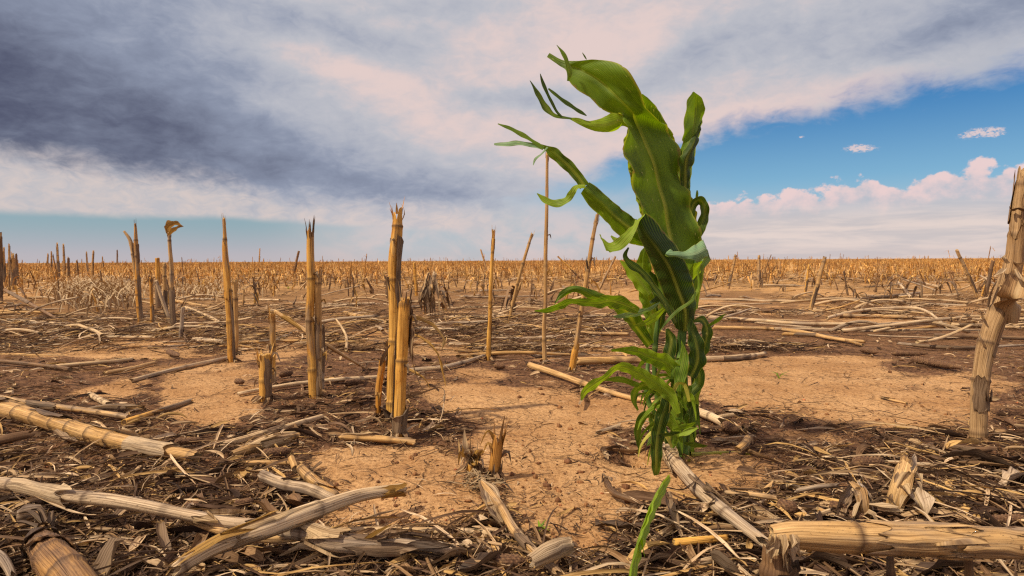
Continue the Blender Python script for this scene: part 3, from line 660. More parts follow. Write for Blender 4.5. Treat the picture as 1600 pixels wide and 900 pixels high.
def stem(pts, zf, rads, mat=M_STEMG, name='stem', n=14, inter=.07, d=0.0):
    q = [pd(*zf(p[0], p[1]), Y0 + d + (p[2] if len(p) > 2 else 0)) for p in pts]
    pa = Path(q, [r / 2.25 * Y0 / FPX for r in rads], .006); g = Geo(); stalk(g, pa, n=n, inter=inter, jag1=.002, bulge=.10)
    o = g.build(name, mat); o.data.transform(Matrix.Translation(-BASE)); o.parent = plant; return o
# stems
stem([(553, 752), (556, 690), (562, 600), (556, 500), (548, 400), (556, 300), (575, 200), (600, 60)], Z2, [27, 23, 20, 18, 16, 14, 12, 6])
stem([(512, 742, .02), (500, 690, .02), (478, 610, .02), (462, 520, .02), (455, 420, .02), (462, 320, .02), (470, 250, .02)], Z2, [11, 10, 9, 9, 9, 10, 7])
stem([(586, 745, .02), (590, 660, .02), (594, 560, .02), (592, 460, .02), (588, 360, .02)], Z2, [10, 9, 8, 8, 6])
stem([(470, 615, -.04), (440, 570, -.04), (428, 510, -.04), (430, 460, -.04), (434, 410, -.03)], Z2, [8, 9, 9, 8, 6])
stem([(522, 690, -.05), (534, 640, -.05), (538, 590, -.05), (528, 545, -.05)], Z2, [10, 9, 8, 7])
# sheaths wrapping the stem
blade([(553, 745, 24), (550, 690, 26), (548, 600, 28), (540, 520, 26), (530, 440, 18), (520, 400, 6)], Z2, -.03, M_STEMG, tilt=.1, name='leaf_sheath')
blade([(582, 740, 12, .01), (590, 640, 15, .01), (598, 540, 16, 0), (612, 470, 14, 0), (622, 430, 4, 0)], Z2, -.01, M_LEAFB, tilt=.2, name='leaf_sheath')
# the giant front leaf
leaf([(600, 960, 690, 960, 745, 950, .03, 0, .03), (600, 860, 680, 870, 760, 850, .03, -.01, .02), (570, 760, 668, 780, 765, 770, .03, -.02, .02), (548, 660, 650, 690, 750, 690, -.04, -.01, .0), (530, 560, 630, 590, 726, 590, -.06, -.01, -.01), (503, 465, 605, 480, 690, 510, -.07, -.01, -.0),
      (487, 390, 578, 390, 673, 420, -.08, -.02, .01), (486, 330, 552, 330, 664, 355, -.08, -.02, .01), (482, 290, 523, 280, 642, 312, -.05, -.03, .0), (472, 268, 495, 245, 600, 275, .00, -.06, -.04), (430, 258, 455, 203, 556, 240, -.02, -.06, -.07),
      (388, 240, 417, 168, 540, 180, -.03, -.05, -.10), (352, 200, 377, 137, 508, 118, -.03, -.04, -.11), (322, 178, 345, 118, 450, 84, -.03, -.03, -.09), (292, 152, 312, 102, 385, 74, -.03, -.02, -.06), (279, 112, 290, 94, 320, 79, -.02, -.02, -.03),
      (258, 97, 262, 86, 270, 77, -.01, -.01, -.01), (213, 66, 217, 58, 222, 51, 0, 0, 0)], Z1, M_LEAF, n=23, ripp=.06, riphz=2.6, label='broad dark green leaf, the tallest, with a pale midrib')
blade([(288, 150, 5), (292, 120, 9), (284, 85, 8), (268, 50, 6), (247, 23, 1)], Z1, -.05)
blade([(352, 74, 1.5), (345, 62, 3), (337, 50, 1)], Z1, -.03)
# leaf behind it
leaf([(590, 760, 650, 760, 720, 760, .06, .06, .06), (556, 650, 640, 650, 742, 655, .06, .07, .05), (514, 530, 600, 520, 722, 552, .06, .08, .04), (497, 445, 590, 430, 692, 495, .06, .08, .05), (483, 375, 580, 350, 668, 365, .05, .07, .05),
      (500, 300, 560, 280, 630, 292, .04, .05, .03), (515, 240, 560, 232, 590, 230, .02, .03, .02), (528, 200, 536, 198, 550, 195, .01, .01, .01)], Z1, M_LEAFB, n=13)
# lower front leaf that folds over to the left
leaf([(665, 1020, 700, 1030, 722, 1020, .0, -.02, 0), (642, 960, 700, 960, 738, 940, .0, -.04, .0), (612, 870, 668, 870, 728, 860, -.02, -.06, -.03), (582, 800, 640, 800, 706, 800, -.03, -.08, -.04), (556, 740, 600, 740, 668, 728, -.04, -.09, -.05),
      (535, 695, 562, 690, 628, 684, -.05, -.10, -.06), (527, 655, 545, 662, 592, 636, -.06, -.10, -.08), (530, 630, 536, 642, 560, 614, -.08, -.10, -.10)], Z1, M_LEAF, ripp=.05, label='dark green leaf folding over halfway up the plant')
leaf([(526, 640, 536, 634, 556, 614, -.09, -.10, -.10), (505, 665, 520, 668, 537, 650, -.11, -.115, -.12), (470, 695, 485, 710, 505, 715, -.13, -.13, -.13), (440, 716, 460, 733, 470, 745, -.13, -.135, -.14), (418, 712, 428, 735, 440, 752, -.13, -.135, -.14), (396, 688, 402, 702, 424, 748, -.13, -.13, -.13)], Z1, M_LEAFB, ripp=.08)
blade([(470, 712, 8), (452, 706, 7), (438, 694, 3)], Z1, -.12, M_LEAFB)
# long leaf streaming left
leaf([(600, 790, 620, 770, 640, 740, 0, 0, 0), (560, 735, 562, 690, 560, 655, -.01, -.03, .0), (500, 720, 505, 665, 516, 630, -.02, -.05, -.02), (450, 678, 458, 630, 470, 594, -.03, -.07, -.04), (405, 628, 410, 582, 425, 556, -.05, -.09, -.06), (362, 590, 368, 548, 388, 522, -.07, -.10, -.08),
      (332, 545, 345, 525, 362, 505, -.09, -.10, -.09)], Z1, M_LEAF, ripp=.05, label='torn green leaf streaming to the left in the wind')
blade([(345, 520, 20), (325, 490, 17), (295, 455, 20), (262, 425, 19), (235, 402, 20), (210, 385, 9), (185, 375, 5)], Z1, -.10, tilt=-.4)
blade([(200, 386, 7), (165, 362, 6), (120, 335, 8), (80, 315, 6), (40, 300, 2)], Z1, -.12)
blade([(200, 388, 5), (160, 375, 7), (110, 368, 8), (65, 372, 8), (27, 372, 3)], Z1, -.12, M_LEAFP)
blade([(215, 382, 3), (195, 405, 3), (172, 425, 4), (164, 446, 1)], Z1, -.13, M_LEAFP)
blade([(348, 520, 5), (318, 522, 9, 0, .9), (300, 545, 13, -.01, -.3), (282, 568, 12, -.01), (250, 580, 13), (212, 572, 12), (178, 545, 2)], Z1, -.12, M_LEAFB)
# upper left thin leaf with forked tips
leaf([(520, 330, 540, 310, 560, 300, 0, 0, 0), (480, 308, 480, 290, 474, 268, -.02, -.03, -.03), (450, 326, 445, 300, 438, 262, -.03, -.05, -.04), (410, 330, 402, 305, 405, 280, -.05, -.06, -.05), (370, 323, 364, 305, 362, 290, -.06, -.07, -.06), (330, 305, 328, 294, 325, 280, -.07, -.07, -.07), (292, 284, 291, 281, 290, 278, -.07, -.07, -.07)], Z1, M_LEAFB, ripp=.04)
blade([(300, 282, 4), (265, 277, 5), (235, 268, 8), (210, 245, 11), (186, 205, 9), (168, 172, 5), (153, 148, 1)], Z1, -.08)
blade([(266, 277, 3), (246, 255, 5), (225, 215, 5), (208, 180, 6), (195, 145, 5), (189, 124, 1)], Z1, -.08)
blade([(352, 272, 2), (330, 258, 6), (290, 232, 7), (250, 203, 6), (218, 176, 3)], Z1, -.07)
# upright blade at the right
leaf([(700, 640, 710, 640, 722, 640, .03, .03, .03), (690, 560, 702, 560, 716, 545, .03, .02, .03), (678, 480, 700, 470, 722, 470, .03, .01, .05), (676, 416, 705, 410, 734, 405, .02, .0, .06), (684, 385, 722, 360, 748, 335, .02, .0, .05), (692, 335, 732, 300, 758, 290, .0, .02, .04), (699, 262, 738, 250, 768, 245, -.01, .02, .02),
      (706, 218, 738, 212, 760, 212, -.01, .01, .01), (724, 190, 728, 187, 732, 189, 0, 0, 0)], Z1, M_LEAFB, n=13, ripp=.03, label='upright narrow green leaf on the right of the plant')
leaf([(686, 560, 700, 545, 712, 520, -.0, -.0, .0), (680, 470, 700, 470, 718, 475, -.01, -.01, .0), (677, 420, 704, 425, 728, 430, -.01, -.02, .01), (695, 395, 722, 385, 742, 370, -.01, -.02, .01), (725, 345, 742, 330, 752, 320, -.005, -.0, .01), (752, 295, 756, 292, 760, 288, 0, 0, 0)], Z1, M_LEAF, n=11)
# looping leaf at the right
blade([(708, 650, 14), (722, 600, 16), (735, 575, 14), (752, 570, 15, 0, 1.0), (766, 588, 16, -.01), (767, 625, 16, -.01, -.4), (755, 660, 18, -.01), (746, 700, 8, -.01)], Z1, .02)
blade([(736, 575, 3), (740, 550, 5), (741, 534, 2)], Z1, .03, M_LEAFB)
# pale blue-green tip folding over at the right
leaf([(765, 820, 760, 790, 742, 765, -.02, -.03, -.02), (786, 768, 776, 738, 757, 712, -.04, -.06, -.03), (742, 782, 735, 755, 728, 730, -.08, -.085, -.06), (705, 776, 700, 760, 692, 748, -.09, -.09, -.08), (665, 770, 663, 760, 660, 748, -.095, -.10, -.09), (640, 768, 640, 758, 648, 740, -.095, -.10, -.09), (628, 762, 630, 757, 634, 750, -.095, -.10, -.09)], Z1, M_LEAFP, ripp=.12, label='pale bluish leaf tip folded across the plant')
leaf([(690, 880, 710, 875, 745, 850, .0, .0, .0), (690, 820, 722, 820, 757, 795, -.02, -.03, -.01), (700, 790, 735, 790, 780, 768, -.03, -.04, -.02)], Z1, M_LEAFB)
# second row of leaves, lower half
blade([(455, 340, 16), (452, 260, 30), (435, 180, 34), (418, 105, 30), (420, 40, 18), (430, 10, 4)], Z2, .05, M_LEAFB, tilt=.3)
blade([(470, 300, 12), (480, 240, 20), (475, 180, 24), (455, 130, 16), (440, 100, 4)], Z2, .03)
blade([(440, 180, 22), (400, 125, 27), (365, 88, 16), (334, 60, 1)], Z2, .03, M_LEAFB)
blade([(518, 262, 6), (490, 205, 9), (455, 155, 11), (415, 105, 12), (375, 75, 14), (352, 45, 8), (365, 15, 3)], Z2, -.06)
blade([(530, 280, 10), (500, 215, 14), (470, 195, 12), (440, 210, 5)], Z2, -.04)
leaf([(430, 370, 440, 360, 455, 350, 0, 0, 0), (375, 300, 395, 300, 425, 290, -.02, -.03, -.02), (335, 255, 360, 245, 395, 235, -.05, -.07, -.06), (285, 220, 305, 200, 350, 200, -.09, -.11, -.09), (235, 202, 240, 188, 280, 178, -.12, -.13, -.12), (175, 172, 178, 160, 185, 150, -.14, -.15, -.14), (120, 200, 125, 182, 130, 165, -.15, -.15, -.15), (104, 218, 105, 212, 106, 206, -.15, -.15, -.15)], Z2, M_LEAF)
blade([(400, 238, 10), (350, 215, 22), (300, 202, 22), (255, 210, 17), (210, 208, 13), (160, 205, 10), (125, 220, 13), (80, 236, 9), (34, 238, 2)], Z2, -.15, M_LEAFB, tilt=-.7)
blade([(312, 258, 3), (350, 255, 9), (400, 243, 11), (440, 230, 7), (476, 207, 2)], Z2, -.10, M_LEAFP)
blade([(386, 290, 2), (425, 280, 11), (460, 258, 13), (490, 230, 6)], Z2, -.06, M_LEAFB)
blade([(304, 377, 3), (350, 375, 10), (400, 382, 18), (440, 400, 24), (485, 415, 28), (520, 440, 26), (548, 480, 20), (560, 520, 10)], Z2, -.10, M_LEAFB, tilt=.6, label='bright green leaf arching left near the middle')
blade([(198, 553, 2), (212, 520, 13), (248, 492, 15), (285, 468, 9), (320, 438, 12), (350, 435, 17), (395, 455, 20), (440, 480, 22), (490, 515, 24), (520, 550, 18), (540, 600, 8)], Z2, -.13, M_LEAFB, tilt=.6)
blade([(270, 482, 3), (310, 478, 8), (350, 482, 11), (400, 500, 8)], Z2, -.10)
blade([(398, 588, 3), (383, 552, 10), (392, 515, 13), (425, 498, 15), (465, 512, 17), (492, 545, 14), (510, 600, 6)], Z2, -.08, tilt=.6)
blade([(400, 722, 2), (396, 675, 11), (405, 625, 15), (430, 602, 14), (460, 615, 5)], Z2, -.08, tilt=.4)
blade([(460, 825, 5), (462, 780, 17), (464, 710, 22), (475, 640, 24), (497, 570, 24), (518, 510, 14)], Z2, -.12, tilt=.25, label='long dark leaf hanging down to the soil')
blade([(585, 470, 16), (606, 415, 30), (602, 350, 27), (585, 295, 15), (582, 262, 3)], Z2, -.07, tilt=.4)
blade([(590, 275, 4), (622, 268, 13), (640, 300, 17), (636, 345, 20), (618, 400, 16)], Z2, .0, tilt=-.6)
blade([(590, 420, 20), (612, 460, 20), (612, 495, 18), (590, 520, 16), (572, 555, 5)], Z2, -.04, tilt=.5)
blade([(645, 292, 4), (675, 272, 7), (706, 248, 1)], Z2, .0, M_LEAFB)
blade([(550, 342, 1), (560, 390, 13), (555, 430, 22), (545, 470, 22), (540, 520, 10)], Z2, -.11, M_LEAFB, tilt=.4)
blade([(500, 300, 6), (515, 340, 20), (505, 400, 22), (495, 450, 12)], Z2, .0)
blade([(470, 582, 3), (495, 610, 16), (525, 640, 16), (545, 680, 8)], Z2, -.10, M_LEAFB)
blade([(500, 430, 8), (530, 470, 24), (560, 520, 20), (585, 580, 8)], Z2, -.06)
blade([(522, 657, 3), (555, 646, 9), (580, 640, 8), (600, 630, 2)], Z2, -.13, M_LEAFB)
blade([(542, 676, 3), (570, 664, 12), (590, 655, 9), (608, 650, 2)], Z2, -.13, M_LEAFB, tilt=-.6)
blade([(560, 702, 4), (595, 709, 8), (625, 713, 7), (643, 712, 1)], Z2, -.12, M_LEAF)
blade([(444, 682, 2), (480, 677, 7), (515, 670, 7), (545, 665, 3)], Z2, -.12, M_LEAF)
blade([(440, 610, 5), (450, 650, 12), (445, 690, 10), (430, 712, 2)], Z2, -.03)
blade([(545, 560, 12), (535, 620, 20), (530, 680, 18), (520, 720, 5)], Z2, -.07)
blade([(600, 640, 12), (592, 600, 20), (585, 560, 18), (580, 500, 6)], Z2, -.04, M_LEAFB)
blade([(600, 170, 4), (590, 200, 5), (540, 235, 6), (500, 275, 5), (478, 305, 1)], Z2, -.10)
blade([(608, 100, 3), (612, 150, 5), (600, 180, 6), (570, 215, 3)], Z2, -.06, M_LEAFB)
rr3 = np.random.default_rng(31)
for i_ in range(34):
    s_ = rr3.choice([-1, 1], p=[.62, .38]); y_ = rr3.uniform(420, 700); l_ = rr3.uniform(70, 150) if s_ < 0 else rr3.uniform(25, 60); x_ = 545 + rr3.uniform(-35, 40); up_ = rr3.uniform(-15, 55); w_ = rr3.uniform(4, 9)
    blade([(x_, y_ + 40, w_ * .8), (x_ + s_ * l_ * .25, y_ - up_ * .4, w_), (x_ + s_ * l_ * .6, y_ - up_ * .6 + 8, w_ * .9), (x_ + s_ * l_ * .9, y_ + 20 + rr3.uniform(0, 30), w_ * .6), (x_ + s_ * l_, y_ + 45 + rr3.uniform(0, 45), 1)], Z2, rr3.uniform(-.12, .02), [M_LEAF, M_LEAFB, M_LEAFB, M_LEAF, M_YELLG][int(rr3.integers(0, 5))], tilt=rr3.uniform(-.7, .7), n=9)
# drooping shoot at the foot
def freeleaf(pts, wid, mat, name, label, cat, parent=None, **kw):
    g = Geo(); ribbon(g, pts, wid, **kw)
    o = g.build(name, mat, None, tuple(pts[0]))
    return tag(o, label, cat)
def gpz(x, y, z): return gp(x, y, z)
shoot = [gpz(1075, 715, .02), gpz(1120, 712, .018), gpz(1170, 712, .022), gpz(1205, 716, .016), gpz(1250, 727, .012), gpz(1290, 742, .008)]
sh = stem([(580, 745, -.01), (600, 745, -.01), (680, 738, -.01), (760, 740, 0), (815, 752, .0), (870, 760, .02)], Z2, [13, 11, 7, 6, 5, 2], mat=M_YELLG, name='side_shoot', inter=.09)
blade([(690, 738, 3), (682, 765, 8), (684, 790, 9), (690, 810, 3)], Z2, -.02, M_LEAFB)
blade([(775, 740, 5), (800, 755, 9), (820, 770, 9), (824, 800, 3)], Z2, -.02, M_YELLG)
blade([(575, 760, 5), (582, 780, 7), (585, 810, 7), (578, 828, 2)], Z2, -.05, M_YELLG)
for i_ in range(9):
    a_ = i_ * .7 + .3; c_ = BASE + Vector((math.cos(a_) * .010, math.sin(a_) * .010, .022)); e_ = BASE + Vector((math.cos(a_) * .034, math.sin(a_) * .034, -.006))
    pa = Path([c_, (c_ + e_) / 2 + Vector((math.cos(a_) * .006, math.sin(a_) * .006, .004)), e_], [.0032, .0028, .0018], .004); g = Geo(); stalk(g, pa, n=7, inter=.5, jag1=.001)
    o = g.build('brace_root', M_YELLG if i_ % 3 else M_BROWN); o.data.transform(Matrix.Translation(-BASE)); o.parent = plant
# severed green leaf lying toward the viewer
A_ = [pd(x, y, Y) for x, y, Y in [(1046, 743, 1.06), (1034, 758, 1.01), (1015, 792, .93), (1002, 828, .86), (991, 862, .80), (980, 915, .735)]]
g = Geo(); ribbon(g, A_, [.004, .010, .013, .013, .011, .007], up=(.5, -.85, .25), twist=(.1, .5, .2), n=9, curl=.6, rip=.08)
o = g.build('green_leaf', M_LEAFB, None, tuple(A_[2])); tag(o, 'severed green corn leaf lying on the soil below the plant', 'leaf')
B_ = [pd(x, y, Y) for x, y, Y in [(1018, 788, .92), (1008, 812, .875), (1000, 838, .84), (1007, 870, .80)]]
g = Geo(); ribbon(g, B_, [.002, .006, .007, .001], up=(.5, -.85, .25), twist=(.2, .6), n=7, curl=.4); fo = g.build('torn_strip', M_LEAFB, None); fo.data.transform(Matrix.Translation(-A_[2])); fo.parent = o
# tiny seedlings
def seedling(x, y, s, n, label):
    b = gp(x, y); g = Geo()
    for i in range(n):
        a = random.uniform(0, 6.28); q = [b, b + Vector((math.cos(a) * s * .35, math.sin(a) * s * .35, s * .5)), b + Vector((math.cos(a) * s, math.sin(a) * s, s * random.uniform(.35, .9)))]
        ribbon(g, q, [.0015, .002, .0004], n=3, rip=0)
    tag(g.build('grass_seedling', M_LEAFB, None, tuple(b)), label, 'seedling')
seedling(843, 832, .018, 6, 'tiny dark green grass seedling in bare soil, lower centre')
seedling(1217, 592, .035, 6, 'small yellowish seedling on the sandy patch right of the plant')
seedling(450, 452, .07, 9, 'little green weed in the field beyond the golden stubs')
seedling(88, 430, .09, 9, 'green weed tuft among the far left stubble')
# ---------------------------------------------------------------- standing stubs traced from the photograph
G_ST = 'broken corn stubs standing in the field'
def finish(name, label, cat, group, loc, parts):
    """parts: list of (part name, Geo, material, label)"""
    parts = [p for p in parts if p[1].v]
    if len(parts) == 1:
        o = parts[0][1].build(name, parts[0][2], None, loc); return tag(o, label, cat, group)
    e = empty(name, loc); tag(e, label, cat, group)
    for pn, g, mt, lb in parts:
        o = g.build(pn, mt, None, (0, 0, 0)); o.data.transform(Matrix.Translation(-Vector(loc))); o.parent = e
        if lb: o['label'] = lb
    return e
def stand(pts, w, mat, label, sh=(), lean=0.0, jag=.02, inter=.10, n=14, first=None, extra=(), husk=M_HUSK, dy=0.0, group=G_ST, cat='corn stub', tuft=True):
    """pts: pixels from base to top; w: pixel widths; sh: (from, to, angle, span, flare)"""
    b = gp(*pts[0]); Yb = b.y + dy; k = len(pts)
    P_ = [b] + [pd(x, y, Yb + lean * (i + 1) / (k - 1)) for i, (x, y) in enumerate(pts[1:])]
    P_[0] = Vector((b.x, Yb, b.z - .012)) if not dy else pd(*pts[0], Yb) - Vector((0, 0, .012))
    pa = Path(P_, [x * (.92 if Yb < 1.9 else .8) / 2 / FPX * Yb for x in w], .006 if Yb < 2.5 else .012, wob=.007)
    g = Geo(); stalk(g, pa, n=n, inter=inter, jag1=jag, first=first)
    parts = [('stem', g, mat, None)]
    for s in sh:
        gs = Geo(); sheath(gs, pa, s[0] * pa.L, s[1] * pa.L, s[2], s[3], flare=s[4] if len(s) > 4 else .3, tatter=s[5] if len(s) > 5 else .03)
        parts.append(('sheath', gs, s[6] if len(s) > 6 else husk, None))
    for ex in extra: parts.append(ex)
    if Yb < 4.5 and tuft:
        gt = Geo(); rt_ = pa.r[-1]; Lt = pa.L
        for i in range(6):
            a_ = random.uniform(0, 6.28); v0 = Lt - random.uniform(.02, .05); p0, X0, Y0_, T0, _ = pa.at(np.array([v0])); o0 = X0[0] * math.cos(a_) + Y0_[0] * math.sin(a_); l_ = random.uniform(.025, .065); fl = random.uniform(.2, 1.4)
            ribbon(gt, [p0[0] + o0 * rt_ * .95, p0[0] + o0 * rt_ * (1.05 + .2 * fl) + T0[0] * l_ * .5, p0[0] + o0 * rt_ * (1.1 + fl * .8) + T0[0] * l_], [rt_ * .32, rt_ * .26, .0004], n=5, curl=.5, seg=.006, up=tuple(o0))
        parts.append(('splinter', gt, random.choice([mat, mat, M_BROWN]), None))
        if Yb < 2.6:
            for i in range(3):
                gt = Geo(); a_ = random.uniform(0, 6.28); v0 = Lt * random.uniform(.15, .9); p0, X0, Y0_, T0, _ = pa.at(np.array([v0])); o0 = X0[0] * math.cos(a_) + Y0_[0] * math.sin(a_); l_ = random.uniform(.02, .06)
                ribbon(gt, [p0[0] + o0 * rt_ * 1.0, p0[0] + o0 * (rt_ * 1.1 + l_ * .25) + T0[0] * l_ * .4, p0[0] + o0 * (rt_ * 1.2 + l_ * .5) - T0[0] * l_ * .2], [.004, .005, .0005], n=5, curl=.7, seg=.006, twist=(0, random.uniform(-1.5, 1.5)))
                parts.append(('peeling_strip', gt, random.choice([M_HUSKP, M_HUSK, M_HUSKY]), None))
    if tuft and Yb < 3:
        gt = Geo(); r0 = pa.r[0]
        for i in range(7):
            a = random.uniform(0, 6.28); d_ = Vector((math.cos(a), math.sin(a), 0)); q0 = Vector(P_[0]) + Vector((0, 0, .012))
            q = [q0 + d_ * r0 * .8 + Vector((0, 0, .018)), q0 + d_ * r0 * 1.5 + Vector((0, 0, .010)), q0 + d_ * r0 * 2.4 + Vector((random.uniform(-.01, .01), random.uniform(-.01, .01), .002))]
            ribbon(gt, q, [.003, .007, .002], n=5, curl=.6, twist=(0, random.uniform(-1, 1)))
        parts.append(('root_collar', gt, M_BROWN, None))
    return finish('corn_stub', label, cat, group, tuple(P_[0]), parts), pa, Yb
def strip(pts, w, name='dry_leaf', mat=M_HUSKP, tw=(0, .5), n=7, curl=.5, rip=.1):
    g = Geo(); ribbon(g, pts, w, twist=tw, n=n, curl=curl, rip=rip); return (name, g, mat, None)
def pxs(zf, Y, L): return [pd(*zf(x, y), Y + (d[0] if d else 0)) for x, y, *d in L]
I_ = lambda x, y: (x, y)
FR = -math.pi / 2
# the big double stub left of centre
Yb = gp(613, 655).y
stand([(613, 657), (614, 600), (617, 520), (616, 440), (619, 380), (621, 318)], [23, 22, 22, 20, 19, 14], M_GOLD, 'thick golden stub, the tallest of its pair, with a splintered top', [(.50, .86, 2.2, 3.6, .25, .05, M_HUSK), (.0, .10, 0, 5, .8, .03, M_HUSKD), (.26, .40, 3.6, 2.2, .2, .04, M_HUSK)], jag=.05, inter=.14,
      extra=[strip(pxs(I_, Yb, [(608, 470, -.01), (606, 445, -.02), (603, 432, -.03), (609, 455, -.04)]), [.004, .010, .008, .002], mat=M_BROWN),
             strip(pxs(I_, Yb, [(628, 345, 0), (632, 335, -.01), (631, 325, -.01), (626, 318, -.01)]), [.001, .0015, .001, .0005]),
             strip(pxs(I_, Yb, [(617, 360, -.012), (619, 380, -.016), (622, 385, -.016)]), [.008, .007, .002], mat=M_HUSKY)])
stand([(622, 684), (625, 640), (628, 570), (630, 510), (633, 462)], [20, 20, 20, 20, 17], M_GOLD, 'golden stub with a dark grey sheath leaning against the tallest stub', [(.10, .80, -1.9, 1.8, .15, .06, M_HUSK), (.0, .28, 0, 4.6, .5, .05, M_HUSK), (.62, .97, 2.4, 1.6, .3, .05, M_BROWN)], jag=.015, inter=.13,
      extra=[strip(pxs(I_, Yb, [(634, 505, -.02), (650, 500, -.05), (672, 508, -.08), (692, 530, -.10), (690, 545, -.10)]), [.008, .014, .012, .008, .002], mat=M_HUSKY, tw=(.2, 1.0)),
             strip(pxs(I_, Yb, [(640, 520, -.02), (662, 532, -.06), (682, 552, -.08), (690, 580, -.08), (697, 606, -.08)]), [.004, .008, .006, .006, .001], mat=M_HUSKY),
             strip(pxs(I_, Yb, [(636, 505, -.03), (644, 515, -.04), (643, 560, -.05), (652, 592, -.05), (664, 618, -.05)]), [.004, .006, .005, .003, .001], mat=M_BROWN),
             strip(pxs(I_, Yb, [(616, 632, -.02), (640, 622, -.05), (668, 612, -.07), (688, 606, -.08), (694, 612, -.08), (692, 645, -.08), (680, 668, -.08), (652, 680, -.08)]), [.005, .007, .006, .004, .003, .003, .003, .001], mat=M_GREY, tw=(0, .6)),
             strip(pxs(I_, Yb, [(632, 575, -.02), (645, 582, -.04), (662, 592, -.06), (672, 607, -.06)]), [.006, .008, .006, .001], mat=M_HUSKY),
             strip(pxs(I_, Yb, [(622, 632, -.035), (623, 650, -.038), (621, 670, -.035)]), [.002, .005, .001], mat=M_HUSKP)])
stand([(590, 655), (592, 610), (598, 560)], [9, 9, 8], M_GOLD, 'thin golden sprig at the left foot of the tallest stub', [(.4, 1, .5, 4, .2, .03, M_GOLD)], jag=.008, inter=.06,
      extra=[strip(pxs(I_, Yb, [(596, 572, -.01), (602, 556, -.02), (612, 540, -.03)]), [.005, .008, .006], mat=M_HUSK)])
# twin stubs to the left
stand([(491, 622), (487, 560), (485, 480), (485, 400), (485, 352)], [19, 18, 17, 15, 13], M_GOLD, 'golden stub with a split crown beside a shorter twin, left of the tallest', [(.0, .30, 2.5, 2.5, .2, .05, M_HUSK)], jag=.03, inter=.15, first=.1,
      extra=[strip(pxs(I_, gp(491, 622).y, [(481, 385, -.005), (479, 370, -.008), (477, 357, -.01)]), [.002, .002, .0005], mat=M_BROWN)])
stand([(498, 625), (497, 560), (498, 480), (497, 428)], [16, 14, 13, 12], M_TAN, 'pale golden stub behind the split-crowned one', [(.0, .75, -.8, 2.8, .15, .06, M_HUSK)], jag=.004, inter=.12, dy=.03,
      extra=[strip(pxs(I_, gp(498, 625).y, [(499, 565, -.02), (500, 590, -.025), (501, 608, -.02)]), [.002, .006, .001], mat=M_HUSKP)])
stand([(503, 615), (504, 560), (504, 505)], [8, 8, 7], M_GREY, 'thin dark strip of a stub on the right of the golden twins', [(.3, 1, 0, 3, .5)], jag=.02, n=10, dy=.05)
# short pair
stand([(415, 626), (414, 590), (413, 552)], [19, 19, 18], M_GOLD, 'short thick golden stub half wrapped in grey sheath, cut level', [(.0, .95, 1.5, 2.4, .15, .03, M_HUSK)], jag=.004, inter=.09)
stand([(426, 605), (426, 560), (426, 488)], [11, 11, 11], M_GOLD, 'slim golden stub behind the short thick one, stalk bent over at its top', [(.0, .3, 0, 3.2, .2, .03, M_HUSKP)], jag=.010, inter=.08, dy=.03)
b0 = gp(426, 605).y
pa = Path([pd(429, 486, b0 + .03), pd(470, 512, b0 - .0), pd(520, 545, b0 - .02), gp(571, 576, .01)], [.0065, .0065, .006, .0045], .01)
g = Geo(); stalk(g, pa, n=12, inter=.12); gl = Geo(); sheath(gl, pa, .03, .13, 1, 4, tatter=.05)
finish('fallen_stalk', 'golden stalk slanting down from the slim bent stub to the ground', 'corn stalk', None, tuple(pd(429, 486, b0)), [('stem', g, M_TAN, None), ('sheath', gl, M_HUSKY, None)])
# stub at x = 360 and its neighbours
stand([(362, 566), (360, 500), (356, 430), (352, 385), (350, 338)], [14, 13, 12, 9, 5], M_GOLD, 'ragged golden stub with a long spike top, third from the tallest', [(.0, .55, 2.2, 3, .25, .08, M_HUSK), (.42, .85, -.6, 2.6, .2, .06, M_GOLD)], jag=.03, inter=.13)
stand([(369, 555), (369, 500), (367, 437)], [9, 9, 8], M_TAN, 'pale short stub touching the spike-topped stub on its right', jag=.006, inter=.12, dy=.02)
stand([(271, 510), (268, 430), (264, 362)], [9, 8, 6], M_TAN, 'stub topped by a fluffy yellow husk on the left of the field', [(.0, .45, 0, 3, .3)], jag=.01,
      extra=[strip(pxs(I_, gp(271, 510).y, [(263, 366, 0), (264, 358, -.02), (272, 352, -.03), (285, 353, -.03)]), [.012, .024, .026, .003], mat=M_HUSKY, name='husk', curl=1.0, rip=.3),
             strip(pxs(I_, gp(271, 510).y, [(264, 368, -.02), (272, 362, -.03), (279, 356, -.03), (287, 354, -.02)]), [.008, .016, .014, .002], mat=M_HUSKY, name='husk', curl=.8, rip=.3)])
for i, (a, b_, w_, lb) in enumerate([((248, 482), (246, 402), 8, 'upright stub left of the husk-topped stub'), ((259, 492), (257, 410), 6, 'narrow stub close behind the husk-topped stub'), ((238, 507), (236, 432), 6, 'low crooked stub left of the husk-topped stub'),
                                     ((282, 528), (286, 478), 7, 'stump of stub with hanging leaf right of the husk-topped stub'), ((267, 505), (243, 437), 6, 'pale leaning stalk crossing in front of the husk-topped stub')]):
    stand([a, b_], [w_ + 1, w_], [M_GOLD, M_TAN, M_GOLD, M_GREY, M_PALE][i], lb, [(.0, .5, i, 3, .4, .05)], jag=.01, n=10)
stand([(219, 500), (214, 440), (204, 378), (193, 360)], [9, 8, 7, 4], M_TAN, 'forked stub with a curved brown tip, left half of the field', [(.0, .4, 0, 3, .4), (.55, .85, 2, 3, .4, .04, M_BROWN)], jag=.01, n=12)
stand([(220, 505), (216, 450), (213, 385), (211, 348)], [10, 9, 8, 3], M_GOLD, 'thin-spiked stub standing against the forked stub', [(.0, .5, 2, 3, .4), (.6, .8, 2, 3, .4, .03, M_BROWN)], jag=.01, n=12)
